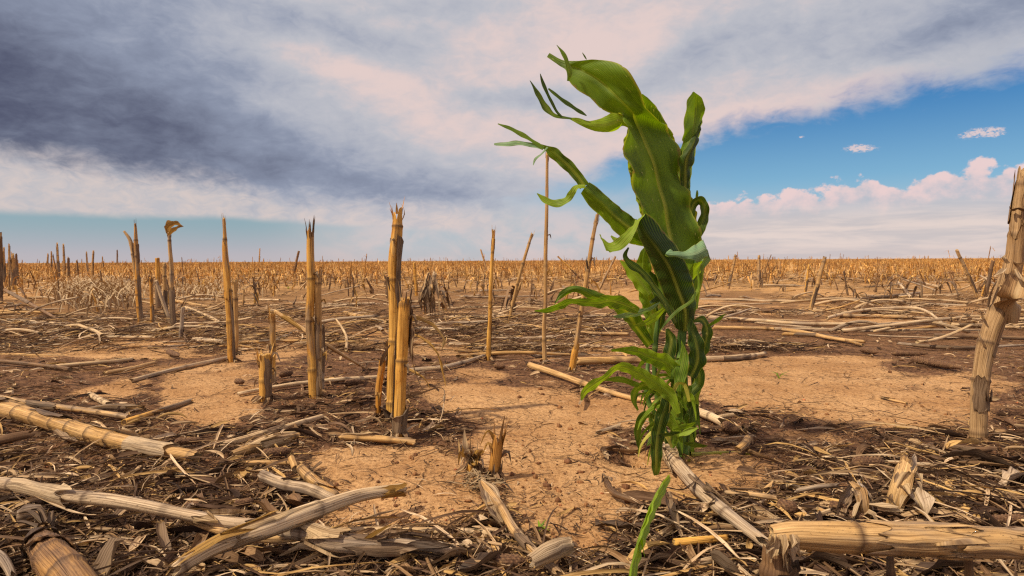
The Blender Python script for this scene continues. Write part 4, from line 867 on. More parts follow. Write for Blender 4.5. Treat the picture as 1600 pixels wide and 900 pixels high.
FL = [((2, 475), (1, 360), 7), ((9, 448), (6, 385), 5), ((14, 440), (14, 380), 5), ((22, 452), (20, 395), 8), ((27, 440), (25, 395), 6), ((-12, 470), (-10, 372), 8),
      ((92, 445), (89, 378), 5), ((101, 438), (99, 380), 5), ((80, 430), (80, 392), 4), ((75, 428), (75, 395), 4), ((106, 440), (107, 400), 6), ((120, 440), (120, 405), 5), ((140, 438), (135, 392), 4), ((144, 440), (146, 390), 5), ((162, 424), (160, 400), 3), ((183, 412), (183, 390), 3)]
LBL = ['tall ragged stub cut by the left edge of the picture', 'slim stub just inside the left edge, second in the cluster', 'thin stub in the left edge cluster, third along', 'stub wrapped in dark curled leaves in the left edge cluster', 'last stub on the right of the left edge cluster', 'stub just outside the left edge',
       'tall thin stub of the distant far-left clump', 'second tall stub of the distant far-left clump', 'short stub left in the distant far-left clump', 'leftmost stub of the distant far-left clump', 'leafy stub on the right of the distant far-left clump', 'stub standing alone right of the distant far-left clump',
       'pale stub of a pair far left', 'hook-topped dark stub of a pair far left', 'small far stub right of the hook-topped one', 'faint far stub peeking above the horizon left of the forked stub']
for (a, b_, w_), lb in zip(FL, LBL):
    stand([a, ((a[0] + b_[0]) / 2 + random.uniform(-1, 1), (a[1] + b_[1]) / 2), b_], [w_, w_ * .8, w_ * .5], random.choice([M_TAN, M_TAN, M_BROWN]), lb, [(.1, .6, random.uniform(0, 6), 3, .6, .08, M_HUSK), (.5, .95, random.uniform(0, 6), 2.6, .6, .08, M_BROWN)], jag=.04, n=10)
# middle and right
stand([(763, 563), (765, 500), (768, 430), (771, 358)], [9, 8, 7, 5], M_GOLD, 'slim straight stub right of the tallest one, dark twig at its side', [(.0, .42, 3, 2.4, .2, .06, M_HUSK), (.82, .97, 3, 3.4, .3, .03, M_BROWN)], jag=.01,
      extra=[strip(pxs(I_, gp(763, 563).y, [(765, 483, -.01), (772, 477, -.03), (781, 472, -.04)]), [.002, .002, .001], mat=M_HUSKD)])
stand([(794, 503), (812, 430), (832, 364)], [5, 6, 5], M_TAN, 'thin pale stalk leaning right, between two slim stubs', jag=.01, n=10, inter=.16)
stand([(851, 568), (851, 480), (853, 380), (855, 238)], [9, 8, 7, 5.5], M_TAN, 'tallest thin bare cane, reaching up to the plant leaf', jag=.01, inter=.17, first=.11)
stand([(893, 580), (906, 500), (921, 410), (934, 333)], [11, 9, 8, 7], M_TAN, 'cane leaning right just left of the green plant', [(.0, .2, 0, 3.6, .4, .03, M_GOLD)], jag=.006, inter=.15,
      extra=[strip(pxs(I_, gp(893, 580).y, [(918, 420, -.01), (916, 408, -.02), (917, 400, -.02)]), [.004, .005, .002], mat=M_HUSKD)])
for a, b_, w_, lb in [((911, 438), (871, 400), 3, 'thin stick leaning left near the leaning cane'), ((933, 457), (962, 400), 4, 'tan stub leaning right behind the green plant'), ((651, 462), (647, 409), 5, 'pale upright stub in the field right of the tallest stub'),
                      ((764, 434), (751, 389), 3, 'thin distant stick leaning left above the slim straight stub'), ((697, 462), (703, 424), 3, 'small stub behind the shredded clump'), ((745, 456), (748, 418), 3, 'short distant stub left of the slim straight one'),
                      ((1137, 452), (1150, 397), 5, 'first leaning stub right of the green plant'), ((1186, 448), (1186, 398), 5, 'straight stub second to the right of the green plant'), ((1265, 487), (1289, 400), 7, 'leaning broken stub in the right middle field'),
                      ((1258, 460), (1264, 412), 4, 'thin stub beside the leaning broken stub'), ((1325, 462), (1318, 423), 3, 'thin dark stub in the right middle field'), ((1530, 468), (1494, 389), 6, 'stub leaning left between the field and the big right stalk'),
                      ((1538, 468), (1552, 405), 6, 'dark stub just left of the big right stalk'), ((1220, 430), (1218, 408), 4, 'small stub near the horizon right of the plant'), ((571, 430), (540, 460), 5, 'brown stalk propped low left of the tallest stub'),
                      ((458, 432), (467, 392), 4, 'dark leaning distant stub left of the twins'), ((405, 412), (406, 388), 2, 'tiny stub sticking above the horizon left of the twins')]:
    if lb.startswith('brown stalk propped'): continue
    stand([a, b_], [w_ * 1.15, w_], random.choice([M_TAN, M_GOLD, M_TAN]) if 'dark' not in lb else M_BROWN, lb, [(.1, .5, random.uniform(0, 6), 3, .5, .06)], jag=.015, n=9)
# shredded clump right of the tallest stub
Yc = gp(668, 495).y
ex = []
for i in range(16):
    x0 = random.uniform(664, 684); x1 = x0 + random.uniform(-16, 12); ex.append(strip(pxs(I_, Yc, [(x0 + 4, random.uniform(425, 445), 0), ((x0 + x1) / 2 + random.uniform(-6, 4), random.uniform(450, 468), -.06), (x1, random.uniform(478, 500), -.05)]), [.006, .014, .004], mat=random.choice([M_HUSKP, M_BROWN, M_HUSK, M_TAN]), tw=(random.uniform(-1, 1), random.uniform(-1.5, 1.5))))
stand([(669, 492), (674, 455), (680, 424)], [9, 10, 8], M_PALE, 'broken clump of shredded leaves round a pale stub, right of the tallest', extra=ex, jag=.02, n=10)
# burnt short stub and its shredded mate
stand([(771, 748), (775, 715), (779, 674)], [20, 19, 17], M_BURNT, 'short blackened stub with an orange cut top, in the bare soil', [(.0, .6, .3, 2.0, .15, .04, M_HUSKD)], jag=.018, inter=.06,
      extra=[strip([gp(762, 742, .02), gp(750, 752, .012), gp(740, 765, .006)], [.004, .005, .002], mat=M_HUSKD, name='root'), strip([gp(775, 748, .02), gp(790, 757, .01), gp(800, 768, .004)], [.004, .004, .001], mat=M_HUSKD, name='root')])
Ys = gp(735, 735).y
ex = [strip(pxs(I_, Ys, [(730, 728, 0), (727, 700, 0), (726, 672, .01)]), [.006, .007, .001], mat=M_HUSKP)]
for i in range(16):
    x0 = random.uniform(727, 752); ex.append(strip([gp(738, 728, .02), pd(x0, random.uniform(705, 720), Ys - .02), pd(x0 + random.uniform(-8, 10), random.uniform(692, 736), Ys - .04)], [.003, .008, .001], mat=random.choice([M_HUSKY, M_HUSKY, M_HUSKP, M_BROWN]), tw=(random.uniform(-1, 1), random.uniform(-2, 2))))
stand([(738, 738), (738, 722), (736, 708)], [18, 18, 12], M_GOLD, 'shredded low yellow stub left of the blackened one', extra=ex, jag=.02)
# hairy roots between them
g = Geo()
for i in range(46):
    a = gp(random.uniform(728, 772), random.uniform(738, 762), random.uniform(.002, .02)); ribbon(g, [a, a + Vector((random.uniform(-.03, .03), random.uniform(-.02, .02), random.uniform(-.004, .014))), a + Vector((random.uniform(-.05, .05), random.uniform(-.04, .03), 0))], [.001, .0022, .0006], n=3, tone=random.random())
tag(g.build('root_fibres', M_BROWN, None, tuple(gp(750, 750))), 'tangle of brown root fibres between the two short stubs', 'roots')
# the big weathered stalk at the right edge
Yr = gp(1529, 688).y
rs = [(1529, 690), (1533, 601), (1549, 512), (1572, 445), (1583, 407), (1591, 334), (1602, 255)]
def rp(L): return pxs(I_, Yr, L)
stand(rs, [25, 24, 27, 28, 24, 21, 17], M_RIGHT, 'tall thick weathered stalk leaning out of the right edge', [(.30, .58, 1.7, 3.4, .12, .05, M_RIGHT), (.55, .80, .8, 4.6, .10, .06, M_RIGHT), (.78, 1.0, 2, 5.0, .2, .04, M_RIGHT), (.12, .26, 0, 2.6, .2, .05, M_HUSK), (.0, .05, 0, 5, .15, .04, M_RIGHT)], jag=.03, inter=.10, n=22, tuft=False, first=.035,
      extra=[strip(rp([(1598, 432, -.03), (1590, 455, -.05), (1586, 480, -.05), (1584, 505, -.04)]), [.018, .026, .028, .016], mat=M_RIGHT, name='husk', curl=.9, tw=(.3, .3)),
             strip(rp([(1570, 420, -.03), (1562, 427, -.05), (1553, 432, -.05)]), [.005, .005, .0005], mat=M_HUSKP), strip(rp([(1574, 412, -.04), (1568, 404, -.05), (1570, 398, -.05)]), [.005, .005, .0005], mat=M_HUSKP),
             strip(rp([(1582, 408, -.03), (1592, 415, -.04), (1606, 410, -.05)]), [.004, .007, .003], mat=M_HUSKP), strip(rp([(1585, 420, -.03), (1596, 440, -.06), (1610, 455, -.06)]), [.003, .006, .002], mat=M_HUSKP),
             strip(rp([(1583, 330, -.02), (1590, 327, -.035), (1600, 330, -.03)]), [.003, .005, .003], mat=M_BROWN), strip(rp([(1584, 330, -.02), (1578, 326, -.03), (1577, 322, -.03)]), [.003, .003, .0005], mat=M_BROWN),
             strip(rp([(1540, 545, -.02), (1532, 530, -.03), (1526, 510, -.03)]), [.003, .003, .0005], mat=M_HUSKP), strip(rp([(1545, 570, -.02), (1556, 565, -.03), (1562, 558, -.03)]), [.002, .002, .0005], mat=M_HUSKP),
             strip(rp([(1545, 480, -.015), (1551, 455, -.02), (1558, 440, -.02)]), [.004, .006, .003], mat=M_HUSK), strip(rp([(1537, 500, -.0), (1533, 490, -.03), (1530, 482, -.03)]), [.003, .003, .0005], mat=M_HUSKP)])

# ---------------------------------------------------------------- fallen stalks
G_FA = 'dry corn stalks lying on the soil'
def lie(pts, w, mat, label, sh=(), dz=0.0, inter=.12, jag=.02, n=12, extra=(), husk=M_HUSK, group=G_FA, name='fallen_stalk', cat='corn stalk', flat=1.0, first=None):
    """pts: (x, y[, extra height]); w: pixel widths"""
    q = [gp(p[0], p[1]) for p in pts]; q = [gp(p[0], p[1], dz + (p[2] if len(p) > 2 else 0) + .006 * (1 - float(sand_mask(np.array([c.x]), np.array([c.y]))[0])) + .002) for p, c in zip(pts, q)]
    w = np.interp(np.linspace(0, 1, len(q)), np.linspace(0, 1, len(w)), w)
    rads = [x / 2 / FPX * p.y for x, p in zip(w, q)]
    q = [Vector((p.x, p.y, p.z + r_ * .8)) for p, r_ in zip(q, rads)]
    Ym = np.mean([p.y for p in q])
    pa = Path(q, rads, .007 if Ym < 2 else .02, wob=.003); g = Geo(); nodes = stalk(g, pa, n=n, inter=inter, jag0=jag, jag1=jag, flat=flat, first=first)
    parts = [('stem', g, mat, None)]
    for s in sh:
        gs = Geo(); sheath(gs, pa, s[0] * pa.L, s[1] * pa.L, s[2], s[3], flare=s[4] if len(s) > 4 else .3, tatter=s[5] if len(s) > 5 else .04, gap=1.1); parts.append(('sheath', gs, s[6] if len(s) > 6 else husk, None))
    parts += list(extra)
    return finish(name, label, cat, group, tuple(q[0]), parts)
def gs_(L): return [gp(x, y, z) for x, y, z in L]
UP = math.pi / 2
lie([(-40, 642), (30, 655), (90, 672), (150, 690), (215, 704), (312, 722)], [29, 26, 24, 24, 22, 18], M_TAN, 'thick jointed tan stalk entering from the left edge, upper of the two thick ones', [(.30, .52, -1, 3, .3, .06, M_HUSK), (.0, .18, 1, 4, .2, .05, M_HUSK), (.60, .80, -1.4, 2.6, .5, .08, M_HUSKP), (.78, .93, 0, 3.6, .4, .04, M_HUSKP)], inter=.085, n=20, first=.05,
    extra=[strip(gs_([(180, 690, .02), (210, 708, .006), (250, 724, .004), (285, 728, .004)]), [.004, .010, .010, .003], mat=M_HUSKP), strip(gs_([(85, 672, .02), (110, 690, .012), (145, 695, .01)]), [.006, .012, .003], mat=M_HUSK)])
lie([(-30, 620), (60, 637), (120, 643), (205, 657)], [11, 10, 9, 10], M_TAN, 'slim stalk lying just above the thick jointed one at the left', [(.4, .6, 1, 3, .3)], inter=.09, n=12)
lie([(192, 665, .0), (240, 648, .0), (300, 628, .0)], [10, 8, 5], M_GOLD, 'thin golden stalk pointing right across the sandy patch at the left', [(.4, 1.0, 1, 4, .4, .05, M_HUSK)], inter=.08)
lie([(139, 619), (172, 636)], [8, 9], M_PALE, 'short pale stick between the slim stalk and the sandy patch', inter=.05)
lie([(118, 643), (175, 640), (228, 640)], [3, 9, 6], M_TAN, 'narrow husk-wrapped piece right of the slim stalk', [(.1, 1, 1, 4, .4)])
lie([(-60, 758, .02), (40, 768, .025), (110, 782, .03), (185, 792, .035), (285, 810, .03), (360, 825, .02), (410, 828, .015)], [19, 18, 19, 21, 19, 21, 18], M_GREY, 'long weathered pale stalk split open, lying across the lower left', [(.22, .50, 1.2, 2.4, .6, .04, M_HUSKP), (.82, 1.0, 1.4, 4.2, .8, .12, M_HUSKP)], inter=.17, n=20, first=.14,
    extra=[strip(gs_([(55, 775, .035), (110, 800, .03), (150, 806, .03), (182, 796, .035)]), [.002, .004, .004, .002], mat=M_GREY), strip(gs_([(0, 755, .03), (90, 820, .03), (150, 828, .02), (200, 826, .01)]), [.001, .0015, .0015, .0005], mat=M_BROWN)])
lie([(285, 812, .02), (360, 838, .015), (430, 848, .012), (500, 838, .01)], [9, 12, 14, 6], M_TAN, 'yellowish stalk running under the golden-tipped husk', inter=.12)
lie([(262, 905, .01), (340, 862, .03), (420, 833, .04), (490, 808, .045), (560, 783, .04), (636, 768, .03)], [20, 26, 28, 25, 20, 16], M_PALE, 'pale husk-wrapped stalk with a golden broken tip, lower left centre', [(.10, .58, 1.3, 4.4, .05, .10, M_HUSKP), (.0, .4, -.4, 2.6, .4, .06, M_HUSKY), (.86, .99, 1.6, 2.0, .3, .02, M_HUSKY)], inter=.17, n=20, first=.02, jag=.012)
lie([(410, 750, .012), (450, 765, .012), (486, 772, .01), (530, 792, .004)], [17, 18, 17, 15], M_GREY, 'grey stick, thicker of two short ones beside the golden-tipped stalk', [(.35, .6, -1, 3, .3, .03)], inter=.07, n=16, jag=.004)
lie([(470, 738, .012), (490, 757, .012), (528, 782, .006)], [15, 16, 13], M_TAN, 'short yellow curved stick right of the grey one', [(.45, 1, -.8, 3.4, .4, .04, M_GOLD)], inter=.045, n=16, jag=.004)
lie([(455, 720, .008), (462, 738, .004)], [11, 11], M_TAN, 'stubby stick standing over the two short ones', jag=.004)
lie([(430, 838, .02), (480, 842, .018), (520, 858, .016), (590, 862, .014), (650, 858, .012), (720, 868, .008)], [22, 26, 28, 24, 20, 16], M_GREY, 'burst grey stalk with an open dark split below the golden-tipped one', [(.12, .48, 1.5, 3.6, .5, .07, M_HUSKP), (.4, .8, .6, 3, .8, .1, M_HUSK), (.7, 1, 1, 4, .5, .08, M_HUSKD)], inter=.13, n=18,
    extra=[strip(gs_([(560, 858, .02), (585, 838, .045), (612, 820, .06)]), [.006, .010, .002], mat=M_HUSKY), strip(gs_([(575, 860, .02), (600, 842, .04), (610, 830, .045)]), [.003, .008, .001], mat=M_HUSKP), strip(gs_([(520, 850, .03), (545, 855, .03), (580, 862, .02)]), [.006, .010, .003], mat=M_HUSKY)])
lie([(520, 833), (560, 832), (650, 832), (772, 836)], [9, 9, 10, 9], M_PALE, 'straight pale stalk with one blackened joint, lower centre', inter=.2, n=12, first=.22)
lie([(555, 818), (590, 805, .006), (622, 797, .0)], [3, 4, 2], M_PALE, 'thin pale sliver above the straight pale stalk', inter=.3)
lie([(530, 687), (592, 690), (655, 696)], [12, 11, 10], M_TAN, 'short stalk with split side in front of the tallest stub', [(.0, .5, -1, 3, .6, .05, M_HUSKP)], inter=.09, n=14, extra=[strip(gs_([(536, 692, .004), (548, 700, .003), (550, 712, .001)]), [.004, .004, .001], mat=M_HUSKP)])
lie([(345, 700), (430, 676), (505, 654)], [10, 10, 9], M_PALE, 'straight pale stalk left of the tallest stub, pointing up right', [(.35, .6, 0, 4, .4, .06)], inter=.12)
lie([(360, 716, .004), (420, 698, .006), (470, 682, .004)], [12, 14, 8], M_TAN, 'frayed stalk just below the straight pale one', [(.2, 1, 1.3, 3, .6, .08, M_HUSKP)], inter=.1)
lie([(375, 706), (430, 684), (474, 676)], [7, 8, 4], M_PALE, 'narrow frayed stalk between two others left of centre', inter=.12)
lie([(378, 726), (440, 726), (480, 727)], [8, 8, 6], M_TAN, 'tan stalk in the litter left of the cob', inter=.1)
lie([(752, 760, .02), (780, 795, .014), (806, 835, .012), (838, 870, .01), (885, 912, .008)], [12, 14, 14, 14, 14], M_TAN, 'stalk with a broad curled leaf sheath running to the bottom edge', [(.6, .8, 0, 4, .3)], inter=.13, n=16,
    extra=[strip(gs_([(752, 752, .03), (756, 778, .03), (768, 805, .02), (790, 830, .012)]), [.004, .012, .016, .002], mat=M_HUSKP, tw=(.5, .8)), strip(gs_([(750, 750, .03), (772, 765, .03), (780, 790, .02)]), [.003, .006, .002], mat=M_HUSKP)])
lie([(825, 888, .02), (858, 872, .024), (893, 858, .02)], [20, 26, 18], M_PALE, 'flattened split piece of stalk lying over another at the bottom', [(.0, 1, 1.5, 3, .2, .02, M_HUSKP)], inter=.05, n=18, flat=.6, jag=.016)
lie([(1040, 712, .004), (1062, 738, .008), (1100, 780, .01), (1150, 822, .014), (1205, 862, .014)], [22, 20, 20, 19, 18], M_GREY, 'grey weathered stalk running from the plant foot to the lower right', [(.0, .3, 1, 3.4, .3, .1, M_HUSKP), (.4, .75, -1, 3, .6, .08, M_HUSK)], inter=.16, n=18,
    extra=[strip(gs_([(1040, 762, .01), (1070, 765, .03), (1097, 742, .035)]), [.003, .004, .001], mat=M_HUSKD), strip(gs_([(1100, 770, .03), (1115, 778, .04), (1102, 790, .02)]), [.003, .004, .002], mat=M_HUSK)])
lie([(1052, 852, .006), (1095, 848, .008), (1140, 843, .006)], [11, 11, 9], M_GOLD, 'short yellow cut stalk lying below the grey one', inter=.2, n=14, jag=.006)
lie([(1087, 646), (1112, 657), (1134, 668)], [13, 14, 14], M_PALE, 'pale stalk poking out right of the plant foot', inter=.12, n=14)
lie([(1120, 655), (1152, 650)], [7, 7], M_PALE, 'short white stick beside the stalk right of the plant foot', inter=.3)
lie([(1152, 708, .0), (1162, 700, .004), (1170, 687, .01)], [11, 12, 10], M_TAN, 'stubby piece of stalk right of the green side shoot', inter=.03, n=14, jag=.003)
lie([(1158, 672, .003), (1184, 672, .003)], [9, 7], M_BROWN, 'dark stubby piece beyond the plant foot', inter=.1)
lie([(897, 570), (940, 568), (1012, 567)], [13, 12, 10], M_TAN, 'thick short stalk lying behind the green plant on its left', inter=.2, n=12)
lie([(1085, 566), (1140, 562), (1197, 556)], [9, 8, 7], M_PALE, 'pale stalk lying behind the green plant on its right', inter=.2, n=12)
lie([(826, 574), (870, 588), (909, 602), (975, 622), (1030, 634)], [10, 9, 9, 8, 7], M_TAN, 'long stalk running from the canes to the plant foot', inter=.15, n=12)
lie([(930, 680), (973, 666)], [6, 7], M_PALE, 'short white stick on the soil left of the plant foot', inter=.3)
lie([(946, 752, .01), (960, 775, .006), (990, 785, .004), (1010, 795, .002)], [10, 10, 9, 6], M_BROWN, 'bent brown twig with a frayed end left of the severed leaf', [(.0, .3, 0, 3, .8)], inter=.05, n=10)
lie([(634, 582), (700, 575), (760, 557)], [7, 7, 5], M_PALE, 'curving pale stalk between the tallest stub and the slim one', inter=.16)
lie([(370, 619), (433, 607), (513, 598), (600, 591)], [7, 7, 7, 6], M_PALE, 'long pale stalk behind the twin stubs', inter=.16)
lie([(538, 491), (607, 507)], [6, 6], M_TAN, 'stalk lying beyond the tallest stub on its left', inter=.2)
lie([(700, 540), (790, 543), (850, 540), (960, 545)], [6, 6, 6, 5], M_PALE, 'pale stalk across the foot of the canes, farther one', inter=.2)
lie([(805, 508), (850, 515), (900, 522), (985, 524)], [6, 6, 6, 5], M_TAN, 'stalk lying behind the tall cane', inter=.2)
lie([(1050, 738), (1050, 738.5)], [1, 1], M_TAN, 'x') if False else None
# left field
for p, w_, mt, lb in [([(-20, 565), (50, 572), (112, 579)], 7, M_BROWN, 'brown stalk at the left edge, level with the spike-topped stub'), ([(83, 575), (167, 568), (213, 562)], 6, M_PALE, 'pale stalk in the left field, joining the brown edge stalk'),
                  ([(160, 586), (205, 578), (247, 567)], 6, M_TAN, 'tan stalk of the heap left of the spike-topped stub'), ([(202, 598), (283, 578), (362, 560)], 7, M_PALE, 'long pale stalk reaching the foot of the spike-topped stub'),
                  ([(10, 502), (80, 507), (127, 517), (183, 510)], 5, M_PALE, 'pale bent stalk below the far-left stubs'), ([(300, 533), (353, 537)], 8, M_PALE, 'thick short pale stalk left of the spike-topped stub'),
                  ([(290, 483), (325, 497), (353, 512)], 6, M_PALE, 'pale slanting stalk behind the spike-topped stub'), ([(273, 472), (347, 485)], 5, M_TAN, 'tan stalk right of the husk-topped stub'),
                  ([(7, 455, .12), (50, 478, .05), (93, 502, .0)], 5, M_BROWN, 'propped brown stalk sloping right in the far-left cluster'), ([(230, 545), (300, 540)], 4, M_GREY, 'grey stalk on the sandy strip at the left'),
                  ([(190, 515), (240, 507)], 5, M_TAN, 'short stalk beneath the forked stub')]:
    lie(p, [w_, w_, w_ * .8], mt, lb, [(.1, .5, random.uniform(0, 3), 3, .5)] if random.random() < .4 else (), inter=.2, n=10)
# right field
for p, w_, mt, lb in [([(1088, 497), (1140, 489), (1190, 484)], 4, M_PALE, 'pale stalk in the upper heap right of the plant'), ([(1105, 498), (1180, 503), (1249, 508), (1371, 508)], 6, M_PALE, 'longest pale stalk of the heap right of the plant'),
                  ([(1110, 514), (1219, 517), (1316, 533), (1354, 536)], 6, M_TAN, 'tan stalk curving along the front of the right heap'), ([(1291, 499), (1340, 488, .02), (1384, 484, .03), (1435, 484, .03), (1483, 515)], 5, M_PALE, 'arched bent stalk rising over the right heap'),
                  ([(1308, 496), (1430, 498)], 7, M_TAN, 'thick stalk inside the arch of the bent stalk'), ([(1329, 470), (1380, 466), (1439, 459)], 5, M_PALE, 'pale stalk far right, slanting up'), ([(1363, 473), (1515, 479)], 4, M_PALE, 'thin straight stalk behind the arched one'),
                  ([(1456, 527), (1530, 529), (1620, 532)], 7, M_BROWN, 'brown stalk reaching the right edge behind the big stalk'), ([(1481, 509), (1620, 515)], 6, M_PALE, 'pale stalk crossing behind the big right stalk'), ([(1101, 562), (1150, 563), (1196, 554)], 7, M_PALE, 'white pieces of stalk near the plant on the right'),
                  ([(1130, 540), (1210, 546)], 6, M_GREY, 'grey stalk in front of the right heap'), ([(1220, 523), (1290, 527), (1350, 541)], 5, M_TAN, 'thin tan stalk at the lower rim of the right heap'), ([(1400, 538), (1480, 545), (1610, 541)], 5, M_GREY, 'long grey stalk low behind the big right stalk'),
                  ([(1426, 440), (1468, 450)], 4, M_PALE, 'small pale stalk in the far right field'), ([(1280, 716), (1335, 722)], 6, M_PALE, 'thin pale stick left of the upright weathered chunk'), ([(1378, 725), (1487, 730)], 7, M_PALE, 'pale stick passing behind the upright weathered chunk'),
                  ([(1441, 697, .01), (1490, 713, .002)], 5, M_PALE, 'white sliver right of the upright weathered chunk'), ([(1374, 622), (1420, 632)], 4, M_TAN, 'small stick on the sandy patch at the right'),
                  ([(1480, 700, .004), (1520, 706, .006), (1560, 704, .004)], 9, M_BROWN, 'dark rotten stalk at the foot of the big right stalk'), ([(1235, 770, .01), (1280, 763, .012), (1318, 760, .01)], 7, M_GREY, 'white-grey stick left of the curved chunk'), ([(1228, 762, .012), (1250, 764, .01)], 8, M_PALE, 'short pale stick above the foreground stalk'),
                  ([(1130, 772, .01), (1190, 778, .012), (1235, 786, .01)], 9, M_TAN, 'tan stick right of the grey weathered stalk'), ([(1190, 775, .008), (1212, 756, .016)], 10, M_TAN, 'short jointed piece near the foreground stalk end'),
                  ([(1255, 815, .012), (1300, 800, .014)], 9, M_PALE, 'pale split strip just above the foreground stalk'), ([(1270, 797, .012), (1300, 808, .01)], 10, M_TAN, 'stubby yellow piece just above the foreground stalk')]:
    lie(p, [w_, w_, w_ * .85], mt, lb, [(.1, .6, random.uniform(0, 3), 3, .5)] if random.random() < .45 else (), inter=.2 if w_ < 8 else .1, n=10)
# weathered upright chunks in the litter, lower right
def chunk(pts, w, label, mat=M_STAIN):
    Yk = gp(pts[0][0], pts[0][1]).y; q = [pd(x, y, Yk + z) for x, y, z in pts]; Ym = q[0].y; pa = Path(q, [x / 2 / FPX * Ym for x in w], .004); g = Geo(); stalk(g, pa, n=22, inter=.035, jag0=.02, jag1=.035, flat=.7, bulge=.10)
    gs2 = Geo(); sheath(gs2, pa, .05 * pa.L, .7 * pa.L, FR, 3.4, tatter=.03, gap=1.06, flare=.08); gs3 = Geo(); sheath(gs3, pa, .4 * pa.L, .98 * pa.L, 1.2, 3.2, tatter=.04, gap=1.12, flare=.12)
    sp = Geo()
    for _ in range(9):
        a = pa.p[int(len(pa.p) * random.uniform(.0, .9))] + np.array([random.uniform(-.012, .012), -.012, 0]); dx_ = random.uniform(-.04, .04)
        ribbon(sp, [a, a + np.array([dx_ * .5, -.01, random.uniform(-.01, .012)]), a + np.array([dx_, -.02, random.uniform(-.03, .005)])], [.002, .006, .001], n=5, twist=(random.uniform(-1, 1), random.uniform(-1, 1)))
    finish('split_chunk', label, 'stalk chunk', None, tuple(q[0]), [('stem', g, mat, None), ('sheath', gs2, M_STAIN, None), ('sheath', gs3, M_GREY, None), ('shreds', sp, M_HUSKP, None)])
chunk([(1398, 800, 0), (1405, 775, -.01), (1412, 748, .0), (1420, 718, .06)], [24, 28, 27, 26], 'upright weathered chunk of stalk with cracked pale shell, taller of two')
chunk([(1352, 812, .0), (1350, 788, -.01), (1343, 768, .02), (1328, 756, .05)], [17, 19, 20, 18], 'curved weathered chunk left of the taller one')
g = Geo(); ribbon(g, gs_([(1425, 765, .04), (1436, 785, .03), (1442, 800, .012)]), [.008, .022, .012], n=9, curl=.6, rip=.2)
tag(g.build('grey_husk', M_GREY, None, tuple(gp(1436, 785))), 'thin grey husk flake leaning on the taller weathered chunk', 'husk')
# the raised stalk across the lower right, bent over from its stub
Yf = .70
q = [pd(1203, 838, Yf), pd(1240, 836, Yf - .002), pd(1330, 840, Yf), pd(1430, 842, Yf + .004), pd(1520, 846, Yf + .005), pd(1680, 852, Yf + .012)]
rad_ = [x / 2 / FPX * Yf for x in (34, 42, 46, 45, 43, 36)]
pa = Path(q, rad_, .004); g = Geo(); stalk(g, pa, n=32, inter=.105, jag0=.006, jag1=.01, first=.096, bulge=.10)
s1 = Geo(); sheath(s1, pa, .10, .245, 1.2, 4.0, gap=1.06, flare=.12, tatter=.05, n=26, seg=.004); s2 = Geo(); sheath(s2, pa, .21, .34, 1.0, 4.4, gap=1.07, flare=.10, tatter=.05, n=26, seg=.004)
parts = [('stem', g, M_STAIN, None), ('sheath', s1, M_STAIN, None), ('sheath', s2, M_STAIN, None)]
for x0, x1, y1, w_ in [(1212, 1205, 880, .006), (1222, 1224, 888, .007), (1232, 1240, 878, .006), (1205, 1198, 866, .004), (1240, 1252, 872, .004), (1217, 1232, 894, .003)]:
    parts.append(strip([pd(x0, 836, Yf - .015), pd(x0 + (x1 - x0) * .4, 852, Yf - .020), pd(x1, y1, Yf - .016)], [w_, w_ * 1.2, .0006], mat=M_HUSKP, tw=(1.57, 1.4), name='splinter'))
qs = [gp(1218, 1010), pd(1214, 930, Yf), pd(1213, 880, Yf), pd(1214, 848, Yf)]; qs[0] = Vector((qs[1].x, Yf, float(hgt(qs[1].x, Yf)) - .01))
pb = Path(qs, [.019, .018, .016, .014], .005); gb = Geo(); stalk(gb, pb, n=20, inter=.06, jag1=.02); gs1 = Geo(); sheath(gs1, pb, 0, pb.L * .85, 1, 4, tatter=.05, flare=.5)
parts += [('standing_stump', gb, M_BROWN, None), ('sheath', gs1, M_HUSKD, None)]
finish('bent_stalk', 'thick tan stalk snapped over its stump and lying level across the lower right', 'corn stalk', None, tuple(qs[0]), parts)
for x_, lb in ((1390, 'thin brown stem under the level foreground stalk'), (1512, 'second brown stem under the level foreground stalk')):
    qq = pd(x_, 880, Yf + .03); b_ = Vector((qq.x, qq.y, float(hgt(qq.x, qq.y)) - .01)); pp = Path([b_, (b_ + qq) / 2 + Vector((.003, 0, 0)), pd(x_, 862, Yf + .03)], [.006, .005, .004], .006); g = Geo(); stalk(g, pp, n=10, jag1=.01)
    tag(g.build('bare_cane', M_BROWN, None, tuple(b_)), lb, 'stem')
# thick root stump in the lower left corner
Yl = .80
q = [gp(60, 842, .03), gp(80, 872, .04), gp(105, 900, .04), gp(140, 945, .03)]
pa = Path(q, [.016, .021, .022, .021], .004); g = Geo(); stalk(g, pa, n=28, inter=.075, jag0=.012, jag1=.01, first=.05, bulge=.07)
s1 = Geo(); sheath(s1, pa, .0, .05, 1, 4.6, gap=1.1, flare=.2, tatter=.03, n=20, seg=.004); s2 = Geo(); sheath(s2, pa, .06, .12, -.6, 3.6, gap=1.08, flare=.2, tatter=.03, n=20, seg=.004)
rt = Geo()
for i in range(26):
    a = random.uniform(0, 6.28); c = Vector(q[0]) + Vector((-.01, .02, 0)); d_ = Vector((-.5 + .8 * math.cos(a), .5, .8 * math.sin(a))).normalized()
    ribbon(rt, [c + d_ * .015, c + d_ * .035 + Vector((-.02, .01, -.008)), c + d_ * .05 + Vector((-.05, .03, -.03))], [.0035, .003, .0015], n=5, curl=1.2)
finish('root_stump', 'thick golden-brown root stump in the lower left corner', 'stump', None, tuple(q[0]), [('stem', g, M_ROT, None), ('sheath', s1, M_HUSKD, None), ('sheath', s2, M_ROT, None), ('roots', rt, M_HUSKD, None)])
